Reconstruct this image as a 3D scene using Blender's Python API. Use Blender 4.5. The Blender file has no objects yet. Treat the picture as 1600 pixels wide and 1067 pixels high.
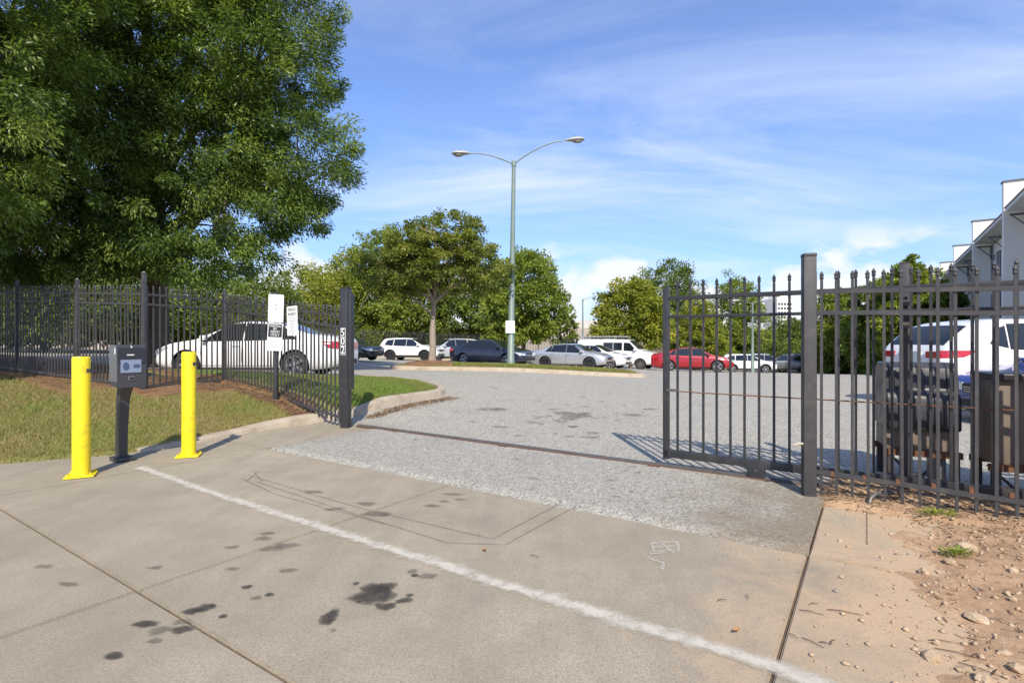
import bpy, bmesh, math, random
import numpy as np
from mathutils import Vector, Matrix
R = math.radians
random.seed(7)
rng = np.random.default_rng(11)
S = bpy.context.scene
C = S.collection

# ------------------------------------------------------------------ camera
F_PX, HOR, CAMZ = 833.0, 533.0, 1.4
cam = bpy.data.cameras.new('camera'); cam.sensor_width = 36; cam.lens = 36*F_PX/1600
cam.clip_end = 6000; cam.clip_start = 0.05
cam_o = bpy.data.objects.new('camera', cam); C.objects.link(cam_o)
cam_o.location = (0, 0, CAMZ); cam_o.rotation_euler = (R(90), 0, 0)
S.camera = cam_o
# ------------------------------------------------------------------ light and sky
SUN_EL, SUN_AZ = 43.0, 175.0           # azimuth of the sun, clockwise from +Y
sd = Vector((math.sin(R(SUN_AZ))*math.cos(R(SUN_EL)), math.cos(R(SUN_AZ))*math.cos(R(SUN_EL)), math.sin(R(SUN_EL))))
sun = bpy.data.lights.new('sun', 'SUN'); sun.energy = 4.6; sun.angle = R(0.55); sun.color = (1.0, 0.91, 0.77)
sun_o = bpy.data.objects.new('sun', sun); C.objects.link(sun_o); sun_o.location = sd*60
sun_o.rotation_euler = sd.to_track_quat('Z', 'Y').to_euler()
S.view_settings.view_transform = 'Standard'; S.view_settings.look = 'None'
S.view_settings.exposure = 0.35; S.view_settings.gamma = 1; S.view_settings.use_curve_mapping = False

class NT:
    def __init__(s, tree): s.t = tree; s.n = tree.nodes; s.l = tree.links
    def node(s, kind, **kw):
        nd = s.n.new('ShaderNode'+kind)
        for k, v in kw.items():
            if k.startswith('i_'):
                key = k[2:]
                key = int(key) if key.isdigit() else key.replace('_', ' ')
                s.put(nd.inputs[key], v)
            else: setattr(nd, k, v)
        return nd
    def put(s, sock, v):
        if isinstance(v, bpy.types.NodeSocket): s.l.new(v, sock)
        else:
            if sock.type == 'RGBA' and len(v) == 3: v = (*v, 1)
            sock.default_value = v
    def math(s, op, a, b=0.0, clamp=False):
        n = s.n.new('ShaderNodeMath'); n.operation = op; n.use_clamp = clamp
        s.put(n.inputs[0], a); s.put(n.inputs[1], b); return n.outputs[0]
    def ramp(s, fac, stops, interp='LINEAR'):
        n = s.n.new('ShaderNodeValToRGB'); s.l.new(fac, n.inputs[0]); n.color_ramp.interpolation = interp
        e = n.color_ramp.elements
        while len(e) < len(stops): e.new(0.5)
        for q, (p, c) in zip(e, stops):
            q.position = p
            q.color = (c, c, c, 1) if isinstance(c, (int, float)) else (*c, 1)
        return n.outputs[0]
    def mix(s, fac, a, b, mode='MIX'):
        n = s.n.new('ShaderNodeMix'); n.data_type = 'RGBA'; n.blend_type = mode
        s.put(n.inputs[0], fac); s.put(n.inputs[6], a); s.put(n.inputs[7], b); return n.outputs[2]
    def noise(s, vec, scale, detail=4, rough=.55, dist=0):
        n = s.n.new('ShaderNodeTexNoise'); s.put(n.inputs['Scale'], scale); n.inputs['Detail'].default_value = detail
        n.inputs['Roughness'].default_value = rough; n.inputs['Distortion'].default_value = dist
        if vec is not None: s.l.new(vec, n.inputs['Vector'])
        return n.outputs[0]

w = bpy.data.worlds.new('World'); S.world = w; w.use_nodes = True
t = NT(w.node_tree); t.n.clear()
sky = t.node('TexSky', sky_type='NISHITA', sun_disc=False, sun_elevation=R(SUN_EL), sun_rotation=R(SUN_AZ), altitude=300, air_density=1.0, dust_density=0.5, ozone_density=2.5)
gen = t.node('TexCoord').outputs['Generated']
sep = t.node('SeparateXYZ', i_0=gen)
zz = t.math('MAXIMUM', sep.outputs[2], 0.0)
den = t.math('ADD', zz, 0.16)
cx = t.math('DIVIDE', sep.outputs[0], den); cy = t.math('DIVIDE', sep.outputs[1], den)
comb = t.node('CombineXYZ', i_0=cx, i_1=cy, i_2=0.0).outputs[0]
mp = t.node('Mapping', i_Vector=comb, i_Rotation=(0, 0, R(-22)), i_Scale=(0.50, 1.25, 1), i_Location=(2.2, 6.1, 0)).outputs[0]
n1 = t.noise(mp, 1.25, 8, .62, .55)
n2 = t.noise(comb, .33, 2, .5, .2)
cir = t.math('MULTIPLY', t.ramp(n1, [(0.43, 0.0), (0.70, 1.0)]), t.ramp(n2, [(0.36, 0.2), (0.56, 1.0)]))
veil = t.math('MULTIPLY', t.ramp(t.noise(mp, .45, 4, .55, .4), [(.35, 0.0), (.75, 1.0)]), .13)
cir = t.math('ADD', t.math('MULTIPLY', cir, 0.80), veil, True)
# low heaped clouds: puffs above the skyline, in direction space
az = t.math('ARCTAN2', sep.outputs[0], sep.outputs[1])
cv = t.node('CombineXYZ', i_0=az, i_1=t.math('MULTIPLY', zz, 1.5), i_2=3.1).outputs[0]
big = t.noise(cv, 4.2, 2, .5, 0)
puf = t.noise(cv, 17.0, 6, .55, .2)
top = t.math('ADD', t.math('MULTIPLY', t.math('SUBTRACT', big, 0.27), 0.52), t.math('MULTIPLY', t.math('SUBTRACT', puf, 0.5), 0.20))
cum = t.ramp(t.math('MULTIPLY', t.math('SUBTRACT', top, zz), 14.0), [(0.0, 0.0), (0.55, 1.0)])
cum = t.math('MULTIPLY', cum, t.ramp(zz, [(.14, .88), (.19, 0.0)]))
skyc = t.mix(1.0, sky.outputs[0], (0.88, 1.13, 1.58), 'MULTIPLY')
lum = (6.0, 6.5, 7.6)
haz = t.ramp(zz, [(0.0, .72), (.16, .38), (.48, 0.0)])
skyc = t.mix(haz, skyc, (3.1, 4.2, 6.3))
c1 = t.mix(cir, skyc, lum)
c2 = t.mix(cum, c1, (6.7, 6.8, 7.2))
bg = t.node('Background', i_Color=c2, i_Strength=0.12)
t.l.new(bg.outputs[0], t.node('OutputWorld').inputs[0])

# ------------------------------------------------------------------ helpers
def tag(o, label=None, cat=None, group=None, kind=None):
    if label: o['label'] = label
    if cat: o['category'] = cat
    if group: o['group'] = group
    if kind: o['kind'] = kind
    return o
def empty(name, loc, rz=0.0):
    o = bpy.data.objects.new(name, None); C.objects.link(o); o.location = loc; o.rotation_euler = (0, 0, rz); o.empty_display_size = .2
    return o
def mesh_obj(name, me, m=None, parent=None, loc=None, rot=None):
    o = bpy.data.objects.new(name, me); C.objects.link(o)
    if m is not None and not me.materials: me.materials.append(m)
    if parent: o.parent = parent
    if loc is not None: o.location = loc
    if rot is not None: o.rotation_euler = rot
    return o
def smooth(me, ang=35):
    me.shade_smooth(); me.set_sharp_from_angle(angle=R(ang)); return me
class MB:
    """collects shapes for ONE mesh"""
    def __init__(s): s.v = []; s.f = []
    def add(s, vs, fs):
        k = len(s.v); s.v += [tuple(p) for p in vs]; s.f += [tuple(i+k for i in f) for f in fs]; return s
    def box(s, c, d, rz=0.0, mat=None, bev=0.0):
        x, y, z = d[0]/2, d[1]/2, d[2]/2
        if bev <= 0:
            P = [Vector((sx*x, sy*y, sz*z)) for sz in (-1, 1) for sx, sy in ((-1, -1), (1, -1), (1, 1), (-1, 1))]
            fs = [(3, 2, 1, 0), (4, 5, 6, 7), (0, 1, 5, 4), (1, 2, 6, 5), (2, 3, 7, 6), (3, 0, 4, 7)]
        else:
            bm = bmesh.new(); bmesh.ops.create_cube(bm, size=1)
            for q in bm.verts: q.co = Vector((q.co.x*d[0], q.co.y*d[1], q.co.z*d[2]))
            bmesh.ops.bevel(bm, geom=bm.edges[:], offset=bev, segments=2, affect='EDGES', profile=.6)
            bm.verts.index_update(); P = [q.co.copy() for q in bm.verts]; fs = [[q.index for q in f.verts] for f in bm.faces]; bm.free()
        M = Matrix.Translation(c) @ (mat if mat is not None else Matrix.Rotation(rz, 4, 'Z'))
        return s.add([M @ p for p in P], fs)
    def tube(s, pts, r, n=8, cap=True):
        pts = [Vector(p) for p in pts]; rs = r if isinstance(r, (list, tuple)) else [r]*len(pts)
        vs = []; fs = []; prev = None
        for i, p in enumerate(pts):
            d = (pts[min(i+1, len(pts)-1)]-pts[max(i-1, 0)]).normalized()
            if prev is None: a = d.orthogonal().normalized()
            else: a = (prev-d*prev.dot(d)).normalized()
            prev = a; b = d.cross(a)
            for k in range(n):
                q = 2*math.pi*k/n; vs.append(p+(a*math.cos(q)+b*math.sin(q))*rs[i])
        for i in range(len(pts)-1):
            for k in range(n):
                k2 = (k+1) % n; fs.append((i*n+k, i*n+k2, (i+1)*n+k2, (i+1)*n+k))
        if cap:
            fs.append(tuple(range(n-1, -1, -1))); fs.append(tuple((len(pts)-1)*n+k for k in range(n)))
        return s.add(vs, fs)
    def lathe(s, prof, n=24, c=(0, 0, 0), axis='Z', cap=True):
        vs = []; fs = []; c = Vector(c)
        for r, z in prof:
            for k in range(n):
                q = 2*math.pi*k/n
                p = Vector((r*math.cos(q), r*math.sin(q), z))
                if axis == 'Y': p = Vector((p.x, p.z, -p.y))
                vs.append(c+p)
        for i in range(len(prof)-1):
            for k in range(n):
                k2 = (k+1) % n; fs.append((i*n+k, i*n+k2, (i+1)*n+k2, (i+1)*n+k))
        if cap and prof[0][0] > .002: fs.append(tuple(range(n-1, -1, -1)))
        if cap and prof[-1][0] > .002: fs.append(tuple((len(prof)-1)*n+k for k in range(n)))
        return s.add(vs, fs)
    def prism(s, poly, h0, h1, M=None):
        """poly in (x,y), extruded z h0..h1, then M"""
        n = len(poly); M = M or Matrix.Identity(4)
        vs = [M @ Vector((p[0], p[1], h0)) for p in poly]+[M @ Vector((p[0], p[1], h1)) for p in poly]
        fs = [tuple(range(n-1, -1, -1)), tuple(range(n, 2*n))]+[(k, (k+1) % n, n+(k+1) % n, n+k) for k in range(n)]
        return s.add(vs, fs)
    def mesh(s, name, sm=None):
        me = bpy.data.meshes.new(name); me.from_pydata(s.v, [], s.f); me.validate(); me.update()
        if sm: smooth(me, sm)
        return me
    def build(s, name, m, parent=None, sm=None, loc=None, rot=None):
        return mesh_obj(name, s.mesh(name, sm), m, parent, loc, rot)
def np_mesh(name, V, Fq, tint=None):
    """V (n,3), Fq (m,k) arrays"""
    me = bpy.data.meshes.new(name); V = np.asarray(V, np.float32); Fq = np.asarray(Fq, np.int32); k = Fq.shape[1]
    me.vertices.add(len(V)); me.vertices.foreach_set('co', V.ravel())
    me.loops.add(Fq.size); me.loops.foreach_set('vertex_index', Fq.ravel())
    me.polygons.add(len(Fq)); me.polygons.foreach_set('loop_start', np.arange(0, Fq.size, k, dtype=np.int32))
    me.polygons.foreach_set('loop_total', np.full(len(Fq), k, np.int32))
    if tint is not None:
        at = me.attributes.new('tint', 'FLOAT', 'POINT'); at.data.foreach_set('value', np.asarray(tint, np.float32))
    me.update(calc_edges=True); return me
def text_obj(name, body, size, m, parent, loc, rot, sx=1.0, ext=.0008, align='CENTER'):
    cu = bpy.data.curves.new(name, 'FONT'); cu.body = body; cu.size = size; cu.align_x = align; cu.align_y = 'CENTER'; cu.extrude = ext
    cu.space_line = .95
    tmp = bpy.data.objects.new('tmp', cu); C.objects.link(tmp)
    me = bpy.data.meshes.new_from_object(tmp); bpy.data.objects.remove(tmp)
    for v in me.vertices: v.co.x *= sx
    me.materials.clear(); me.name = name
    return mesh_obj(name, me, m, parent, loc, rot)

# fence frame: a runs along the kerb to the right, b runs into the lot
UX, UY = 0.829, -0.559
def FR(a, b, z=0.0): return Vector((a*UX-b*UY, a*UY+b*UX, z))
FROT = math.atan2(UY, UX)
def to_ab(x, y): return x*UX+y*UY, -x*UY+y*UX

# ------------------------------------------------------------------ terrain height
ctrl = [(-4.35, 9.84, .31), (-5.9, 11.1, .46), (-6.5, 9.6, .46), (-6.7, 13.6, .47), (-13.3, 13.9, .70), (-9.3, 9.0, .45), (-13, 8, .5), (-18, 9, .8), (-9, 4.2, .0), (-14, 2, 0),
        (-1.6, 12.25, .12), (-3, 14.2, .30), (2, 10, .04), (4, 14, .10), (0, 22, .2), (-4, 21.5, .25), (5, 21, -.02), (-8, 38, .05), (-1, 29.5, .05), (3.6, 31, -.18),
        (10.8, 32, -.4), (21, 47, -1.36), (9, 10.5, .12), (14, 20, -.1), (-5.9, 6.14, .0), (-4.61, 6.86, .01), (-4.18, 8.5, .06), (-10, 20, .5), (-25, 40, .6), (-20, 20, .8),
        (60, 90, -2.2), (-60, 90, 1.0), (0, 90, -.8), (-60, 0, .6), (60, 0, 0), (0, -30, 0), (60, -40, 0), (-60, -40, 0), (30, 30, -.6), (0, 60, -.6)]
for a_ in (-6.5, -4.5, -2.5, -.4, 2, 5, 9):
    for b_ in (-5, 0, 4, 5.8): p_ = FR(a_, b_); ctrl.append((p_.x, p_.y, 0.0))
CT = np.array(ctrl)
def _phi(d): return np.where(d > 1e-9, d*d*np.log(d+1e-12), 0)
_n = len(CT); _K = _phi(np.hypot(CT[:, None, 0]-CT[None, :, 0], CT[:, None, 1]-CT[None, :, 1])) + np.eye(_n)*.6
_P = np.c_[np.ones(_n), CT[:, :2]]
_A = np.block([[_K, _P], [_P.T, np.zeros((3, 3))]])
_W = np.linalg.solve(_A, np.r_[CT[:, 2], 0, 0, 0])
def hgt(x, y):
    x = np.asarray(x, float); y = np.asarray(y, float)
    xc = np.clip(x, -70, 70); yc = np.clip(y, -45, 95)
    d = np.hypot(xc[..., None]-CT[:, 0], yc[..., None]-CT[:, 1])
    z = _phi(d) @ _W[:_n] + _W[_n] + _W[_n+1]*xc + _W[_n+2]*yc
    a, b = to_ab(x, y)
    dd = np.maximum(b-5.9, -7.3-a); q = np.clip(dd/1.6, 0, 1); q = q*q*(3-2*q)
    q2 = np.clip((np.maximum(0, -7.3-a)*1.0), 0, 1)
    return z*np.maximum(q, 0)
def H(x, y): return float(hgt(np.array([x]), np.array([y]))[0])
def px(x, y, z=0.0):
    """photo pixel -> point on the level plane z"""
    Y = (CAMZ-z)*F_PX/(y-HOR); return Vector(((x-800)/F_PX*Y, Y, z))

# ------------------------------------------------------------------ materials
MATS = {}
def newmat(name):
    m = bpy.data.materials.new(name); m.use_nodes = True; t = NT(m.node_tree); t.n.clear()
    out = t.node('OutputMaterial'); MATS[name] = m
    return m, t, out
def pbr(name, col, rough=.6, metal=0.0, var=.12, scale=6.0, bump=0.0, bscale=60.0, coat=0.0, spec=.5, dirt=None, dscale=2.5, damt=.5):
    m, t, out = newmat(name)
    oc = t.node('TexCoord').outputs['Object']
    n = t.noise(oc, scale, 5, .6)
    c = t.mix(n, tuple(x*(1-var) for x in col), tuple(min(1, x*(1+var)) for x in col))
    if dirt:
        d = t.ramp(t.noise(oc, dscale, 6, .65, .3), [(.5, 0.0), (.72, damt)])
        c = t.mix(d, c, dirt)
    p = t.node('BsdfPrincipled', i_Base_Color=c, i_Metallic=metal)
    t.l.new(t.ramp(t.noise(oc, scale*2.3, 3), [(.3, max(0, rough-.08)), (.7, min(1, rough+.08))]), p.inputs['Roughness'])
    p.inputs['Specular IOR Level'].default_value = spec
    p.inputs['Coat Weight'].default_value = coat; p.inputs['Coat Roughness'].default_value = .06
    if bump:
        b = t.node('Bump', i_Strength=bump, i_Distance=.01, i_Height=t.noise(oc, bscale, 4, .6)); t.l.new(b.outputs[0], p.inputs['Normal'])
    t.l.new(p.outputs[0], out.inputs[0]); return m
def leafmat(name, c0, c1, c2, trans=.35, rough=.45):
    m, t, out = newmat(name)
    a = t.node('Attribute', attribute_name='tint').outputs['Fac']
    col = t.ramp(a, [(0.0, c0), (.5, c1), (1.0, c2)])
    p = t.node('BsdfPrincipled', i_Base_Color=col, i_Roughness=rough); p.inputs['Specular IOR Level'].default_value = .35
    tr = t.node('BsdfTranslucent', i_Color=t.mix(1.0, col, (1.25, 1.3, .6), 'MULTIPLY'))
    mx = t.node('MixShader', i_0=trans); t.l.new(p.outputs[0], mx.inputs[1]); t.l.new(tr.outputs[0], mx.inputs[2])
    t.l.new(mx.outputs[0], out.inputs[0]); return m

def surf_concrete():
    m, t, out = newmat('concrete')
    co = t.node('NewGeometry').outputs['Position']
    big = t.noise(co, .55, 5, .6, .3); mid = t.noise(co, 3.2, 6, .65, .2); fine = t.noise(co, 95, 4, .7); spk = t.noise(co, 260, 2, .6)
    c = t.mix(t.ramp(big, [(.3, 0.0), (.7, 1.0)]), (.300, .257, .182), (.440, .382, .278))
    c = t.mix(t.ramp(mid, [(.42, 0.0), (.75, .55)]), c, (.235, .198, .145))
    c = t.mix(t.ramp(fine, [(.35, .75), (.58, 0.0)]), c, (.19, .16, .125))
    c = t.mix(t.ramp(spk, [(.60, 0.0), (.75, .55)]), c, (.52, .47, .39))
    pa = t.node('Mapping', i_Vector=co, i_Rotation=(0, 0, -FROT), i_Scale=(2.6, .22, 1)).outputs[0]
    c = t.mix(t.ramp(t.noise(pa, 1.0, 5, .6, .25), [(.48, 0.0), (.72, .45)]), c, (.215, .190, .150))
    # sand washed over the slab from the bare bank on the right
    pos = t.node('SeparateXYZ', i_0=co)
    a = t.math('ADD', t.math('MULTIPLY', pos.outputs[0], UX), t.math('MULTIPLY', pos.outputs[1], UY))
    sand = t.math('ADD', t.math('MULTIPLY', t.math('ADD', a, 1.15), .75), t.math('MULTIPLY', t.math('SUBTRACT', t.noise(co, 1.7, 6, .7, .6), .5), 2.6))
    c = t.mix(t.math('MULTIPLY', t.ramp(sand, [(.25, 0.0), (1.0, 1.0)]), t.ramp(t.noise(co, 60, 4, .7), [(.3, .35), (.6, .9)])), c, (.52, .36, .22))
    p = t.node('BsdfPrincipled', i_Base_Color=c, i_Roughness=.9); p.inputs['Specular IOR Level'].default_value = .25
    bh = t.math('ADD', t.math('MULTIPLY', fine, .6), t.math('MULTIPLY', mid, .5))
    b = t.node('Bump', i_Strength=.35, i_Distance=.006, i_Height=bh); t.l.new(b.outputs[0], p.inputs['Normal'])
    t.l.new(p.outputs[0], out.inputs[0]); return m
def surf_asphalt():
    m, t, out = newmat('worn_asphalt')
    co = t.node('NewGeometry').outputs['Position']
    v = t.node('TexVoronoi', i_Vector=co, i_Scale=92.0, feature='F1'); vc = v.outputs['Color']
    v2 = t.node('TexVoronoi', i_Vector=co, i_Scale=48.0, feature='F1')
    g = t.node('SeparateColor', i_0=vc).outputs[0]
    g2 = t.node('SeparateColor', i_0=v2.outputs['Color']).outputs[1]
    st = t.math('ADD', t.math('MULTIPLY', g, .62), t.math('MULTIPLY', g2, .38))
    c = t.ramp(st, [(0.10, (.12, .115, .10)), (.34, (.29, .274, .228)), (.62, (.40, .38, .318)), (.85, (.52, .494, .418)), (1.0, (.70, .66, .55))])
    big = t.noise(co, .23, 6, .62, .5)
    c = t.mix(t.ramp(big, [(.36, .0), (.70, .55)]), c, t.mix(.45, c, (.42, .40, .37)))
    c = t.mix(t.ramp(t.noise(co, 1.3, 6, .7, .8), [(.54, 0.0), (.74, .5)]), c, t.mix(.6, c, (.13, .118, .105)))
    # brown grime gathers along the gate track and the right-hand kerb
    pos = t.node('SeparateXYZ', i_0=co)
    a = t.math('ADD', t.math('MULTIPLY', pos.outputs[0], UX), t.math('MULTIPLY', pos.outputs[1], UY))
    bb = t.math('ADD', t.math('MULTIPLY', pos.outputs[0], -UY), t.math('MULTIPLY', pos.outputs[1], UX))
    nz = t.noise(co, 1.9, 6, .7, .5)
    near = t.ramp(t.math('ADD', t.math('MULTIPLY', bb, .1), t.math('MULTIPLY', nz, .04)), [(.57, 1.0), (.66, 0.0)])
    gr = t.ramp(t.math('ADD', t.math('MULTIPLY', a, .28), t.math('MULTIPLY', nz, .9)), [(-.05, 0.0), (.34, .95)])
    gl = t.ramp(t.math('SUBTRACT', t.math('MULTIPLY', t.math('ADD', a, 5.6), -.55), t.math('MULTIPLY', nz, .6)), [(.0, 0.0), (.6, .75)])
    dirt = t.math('MULTIPLY', t.math('MAXIMUM', gr, gl), near)
    c = t.mix(dirt, c, t.mix(.72, c, (.21, .15, .085)))
    c = t.mix(t.math('MULTIPLY', near, .12), c, (.20, .185, .155))
    p = t.node('BsdfPrincipled', i_Base_Color=c, i_Roughness=.88); p.inputs['Specular IOR Level'].default_value = .3
    b = t.node('Bump', i_Strength=.55, i_Distance=.01, i_Height=t.math('SUBTRACT', st, t.math('MULTIPLY', v.outputs['Distance'], .8))); t.l.new(b.outputs[0], p.inputs['Normal'])
    t.l.new(p.outputs[0], out.inputs[0]); return m
def surf_noise(name, stops, scales=(1.2, 14, 70), bump=.6, rough=.95):
    m, t, out = newmat(name)
    co = t.node('NewGeometry').outputs['Position']
    s = t.math('ADD', t.math('ADD', t.math('MULTIPLY', t.noise(co, scales[0], 5, .6, .4), .4), t.math('MULTIPLY', t.noise(co, scales[1], 6, .7), .35)), t.math('MULTIPLY', t.noise(co, scales[2], 4, .7), .25))
    c = t.ramp(s, stops)
    p = t.node('BsdfPrincipled', i_Base_Color=c, i_Roughness=rough); p.inputs['Specular IOR Level'].default_value = .2
    b = t.node('Bump', i_Strength=bump, i_Distance=.03, i_Height=s); t.l.new(b.outputs[0], p.inputs['Normal'])
    t.l.new(p.outputs[0], out.inputs[0]); return m
def decalmat(name, col, lo=.40, hi=.55, scale=9.0, amt=.9, rough=.85):
    """thin stain or worn paint: broken up by noise, faded at the rim with the tint attribute"""
    m, t, out = newmat(name)
    co = t.node('NewGeometry').outputs['Position']
    a = t.node('Attribute', attribute_name='tint').outputs['Fac']
    n = t.noise(co, scale, 6, .7, .3)
    f = t.ramp(t.math('SUBTRACT', t.math('ADD', n, t.math('MULTIPLY', a, .5)), .25), [(lo, 0.0), (hi, amt)])
    p = t.node('BsdfPrincipled', i_Base_Color=col, i_Roughness=rough); tr = t.node('BsdfTransparent')
    mx = t.node('MixShader', i_0=f); t.l.new(tr.outputs[0], mx.inputs[1]); t.l.new(p.outputs[0], mx.inputs[2])
    t.l.new(mx.outputs[0], out.inputs[0]); return m

M_CONC = surf_concrete(); M_ASPH = surf_asphalt()
M_SOIL = surf_noise('soil', [(.3, (.08, .055, .038)), (.5, (.16, .11, .07)), (.7, (.24, .17, .11))])
M_DIRT = surf_noise('dirt', [(.32, (.20, .115, .06)), (.44, (.40, .25, .145)), (.56, (.53, .355, .215)), (.70, (.64, .48, .33))], (2.5, 30, 160), 1.0)
M_MULCH = surf_noise('pine_straw', [(.32, (.075, .04, .022)), (.48, (.19, .105, .055)), (.62, (.30, .185, .10)), (.75, (.42, .30, .19))], (2.0, 22, 120), 1.0)
M_LAWN = surf_noise('lawn', [(.30, (.12, .09, .04)), (.45, (.17, .15, .05)), (.58, (.20, .19, .06)), (.72, (.32, .25, .12))], (1.3, 18, 90), .8)
M_BANK = surf_noise('bank', [(.3, (.30, .23, .16)), (.5, (.42, .34, .25)), (.7, (.50, .43, .33))], (.15, 2, 12), .4)
M_KERB = pbr('kerb_concrete', (.40, .335, .25), .9, var=.25, scale=5, bump=.4, bscale=70, dirt=(.20, .14, .09), dscale=2.0, damt=.7)
M_BLACK = pbr('black_paint', (.030, .031, .034), .42, var=.35, scale=9, bump=.06, bscale=150, dirt=(.075, .068, .06), dscale=3.0, damt=.6)
M_BLACK2 = pbr('faded_black_paint', (.050, .049, .050), .5, var=.3, scale=8, bump=.05, bscale=150, dirt=(.11, .10, .085), dscale=4.0, damt=.6)
M_RUST = pbr('rusty_steel', (.16, .075, .04), .8, .2, var=.5, scale=20, bump=.3)
M_STEEL = pbr('dull_steel', (.15, .145, .135), .55, .6, var=.3, scale=12, dirt=(.13, .085, .05), dscale=4, damt=.7)
M_YEL = pbr('yellow_plastic', (.86, .66, .012), .42, var=.06, scale=4, coat=.1, dirt=(.36, .26, .05), dscale=11, damt=.6)
M_DARKP = pbr('dark_plastic', (.022, .023, .026), .4, var=.25)
M_TERM = pbr('terminal_grey', (.045, .046, .052), .38, var=.2, scale=7)
M_TERMS = pbr('terminal_side_grey', (.17, .175, .185), .42, .3, var=.12)
M_WHITE = pbr('sign_white', (.80, .80, .78), .45, var=.05, dirt=(.6, .58, .52), dscale=6, damt=.4)
M_PRINT = pbr('print_black', (.02, .02, .022), .5)
M_PRINTG = pbr('print_grey', (.36, .36, .36), .6)
M_LABEL = pbr('label_blue_grey', (.20, .25, .34), .35)
M_LABELD = pbr('label_dark_blue', (.05, .08, .16), .35)
M_RED = pbr('red_plastic', (.45, .03, .03), .4)
M_POLE = pbr('pole_green_grey', (.19, .25, .22), .5, .15, var=.18, scale=3, dirt=(.30, .33, .30), dscale=2, damt=.5)
M_LAMPH = pbr('lamp_housing', (.42, .42, .38), .5, .2, var=.15)
M_LAMPG = pbr('lamp_lens', (.30, .28, .25), .15, var=.2)
M_BARK = surf_noise('bark', [(.3, (.05, .04, .03)), (.5, (.13, .105, .08)), (.7, (.22, .19, .15))], (3, 18, 60), .9)
M_BARKP = surf_noise('pale_bark', [(.3, (.16, .13, .10)), (.5, (.30, .25, .20)), (.7, (.42, .37, .30))], (3, 18, 60), .6)
M_STONE = surf_noise('stone', [(.3, (.26, .17, .10)), (.5, (.46, .34, .22)), (.7, (.64, .54, .42))], (9, 30, 120), .5)
M_STONEG = surf_noise('grey_stone', [(.3, (.12, .11, .10)), (.5, (.25, .22, .19)), (.7, (.40, .36, .31))], (9, 30, 120), .5)
M_OIL = decalmat('oil_stain', (.045, .038, .030), .12, .84, 18, .82)
M_OILF = decalmat('faded_oil_stain', (.10, .082, .062), .12, .88, 14, .46)
M_WPAINT = decalmat('worn_white_paint', (.60, .555, .46), .40, .80, 14, .80)
M_CUT = decalmat('saw_cut', (.09, .072, .055), .30, .70, 7, .46)
M_TAR = decalmat('tar_patch', (.06, .056, .050), .40, .85, 9, .45)
M_JOINT = surf_noise('joint_dirt', [(.3, (.05, .038, .028)), (.5, (.11, .08, .055)), (.7, (.20, .145, .095))], (1, 9, 60), .5)
M_CHALK = decalmat('chalk', (.66, .63, .57), .50, .80, 45, .42)
# ------------------------------------------------------------------ ground sheets
_g = np.random.default_rng(3).random((256, 256))
def vnoise(x, y):
    x = np.asarray(x, float); y = np.asarray(y, float)
    i = np.floor(x).astype(int); j = np.floor(y).astype(int); fx = x-i; fy = y-j
    fx = fx*fx*(3-2*fx); fy = fy*fy*(3-2*fy)
    g = lambda p, q: _g[p % 256, q % 256]
    return (g(i, j)*(1-fx)+g(i+1, j)*fx)*(1-fy)+(g(i, j+1)*(1-fx)+g(i+1, j+1)*fx)*fy
def fbm(x, y, o=4):
    s = 0; a = .5
    for k in range(o): s = s+a*vnoise(x*2**k+17*k, y*2**k+31*k); a *= .5
    return s
def grid_mesh(name, A, B, zf, frame=True, keep=None):
    """sheet over the axes A x B; in the fence frame when frame is set"""
    aa, bb = np.meshgrid(A, B, indexing='ij')
    if frame: X = aa*UX-bb*UY; Y = aa*UY+bb*UX
    else: X, Y = aa, bb
    Z = zf(X, Y, aa, bb)
    V = np.stack([X, Y, Z], -1).reshape(-1, 3); nb = len(B)
    i, j = np.meshgrid(np.arange(len(A)-1), np.arange(nb-1), indexing='ij')
    q = (i*nb+j).ravel(); Fq = np.stack([q, q+nb, q+nb+1, q+1], -1)
    if keep is not None:
        k = keep(X, Y, aa, bb).ravel(); Fq = Fq[k[Fq].all(1)]
    me = np_mesh(name, V, Fq); me.shade_smooth(); return me
def struct(name, me, m, parent=None):
    o = mesh_obj(name, me, m, parent)
    if parent is None: o['kind'] = 'structure'
    return o
def ax(*segs):
    out = []
    for lo, hi, st in segs: out += list(np.arange(lo, hi-1e-6, st))
    return np.array(out+[segs[-1][1]])

s_ = np.linspace(-6.2, 6.2, 130); far = np.sinh(s_)*12.0
struct('ground', grid_mesh('ground', far, far+20, lambda X, Y, a, b: hgt(X, Y)-.14, False), M_SOIL)
# asphalt of the lot, one sheet, its worn front edge where the concrete begins
def z_lot(X, Y, a, b):
    o = np.where((a < -6.6) | (a > -.36), 1.0, 0.0)*np.clip(1-(b-5.5)/.45, 0, 1)
    return hgt(X, Y)+.014+.010*(fbm(X*.6, Y*.6)-.5)-.05*o
A1 = ax((-6.55, -.345, .06)); B1 = ax((4.005, 5.5, .05))
def z_front(X, Y, a, b):
    e = np.clip((b-4.0-.05*(fbm(a*9, b*0+2)-.3))/.10, 0, 1)
    return -.02+.036*e+.006*(fbm(a*25, b*25)-.5)*e
lot = struct('parking_lot', grid_mesh('parking_lot', ax((-60, -12, 1.2), (-12, 8, .25), (8, 60, 1.2)), ax((5.5, 30, .25), (30, 75, 1.5)), z_lot), M_ASPH)
fo = mesh_obj('driveway_asphalt', grid_mesh('driveway_asphalt', A1, B1, z_front), M_ASPH, lot)

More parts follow.
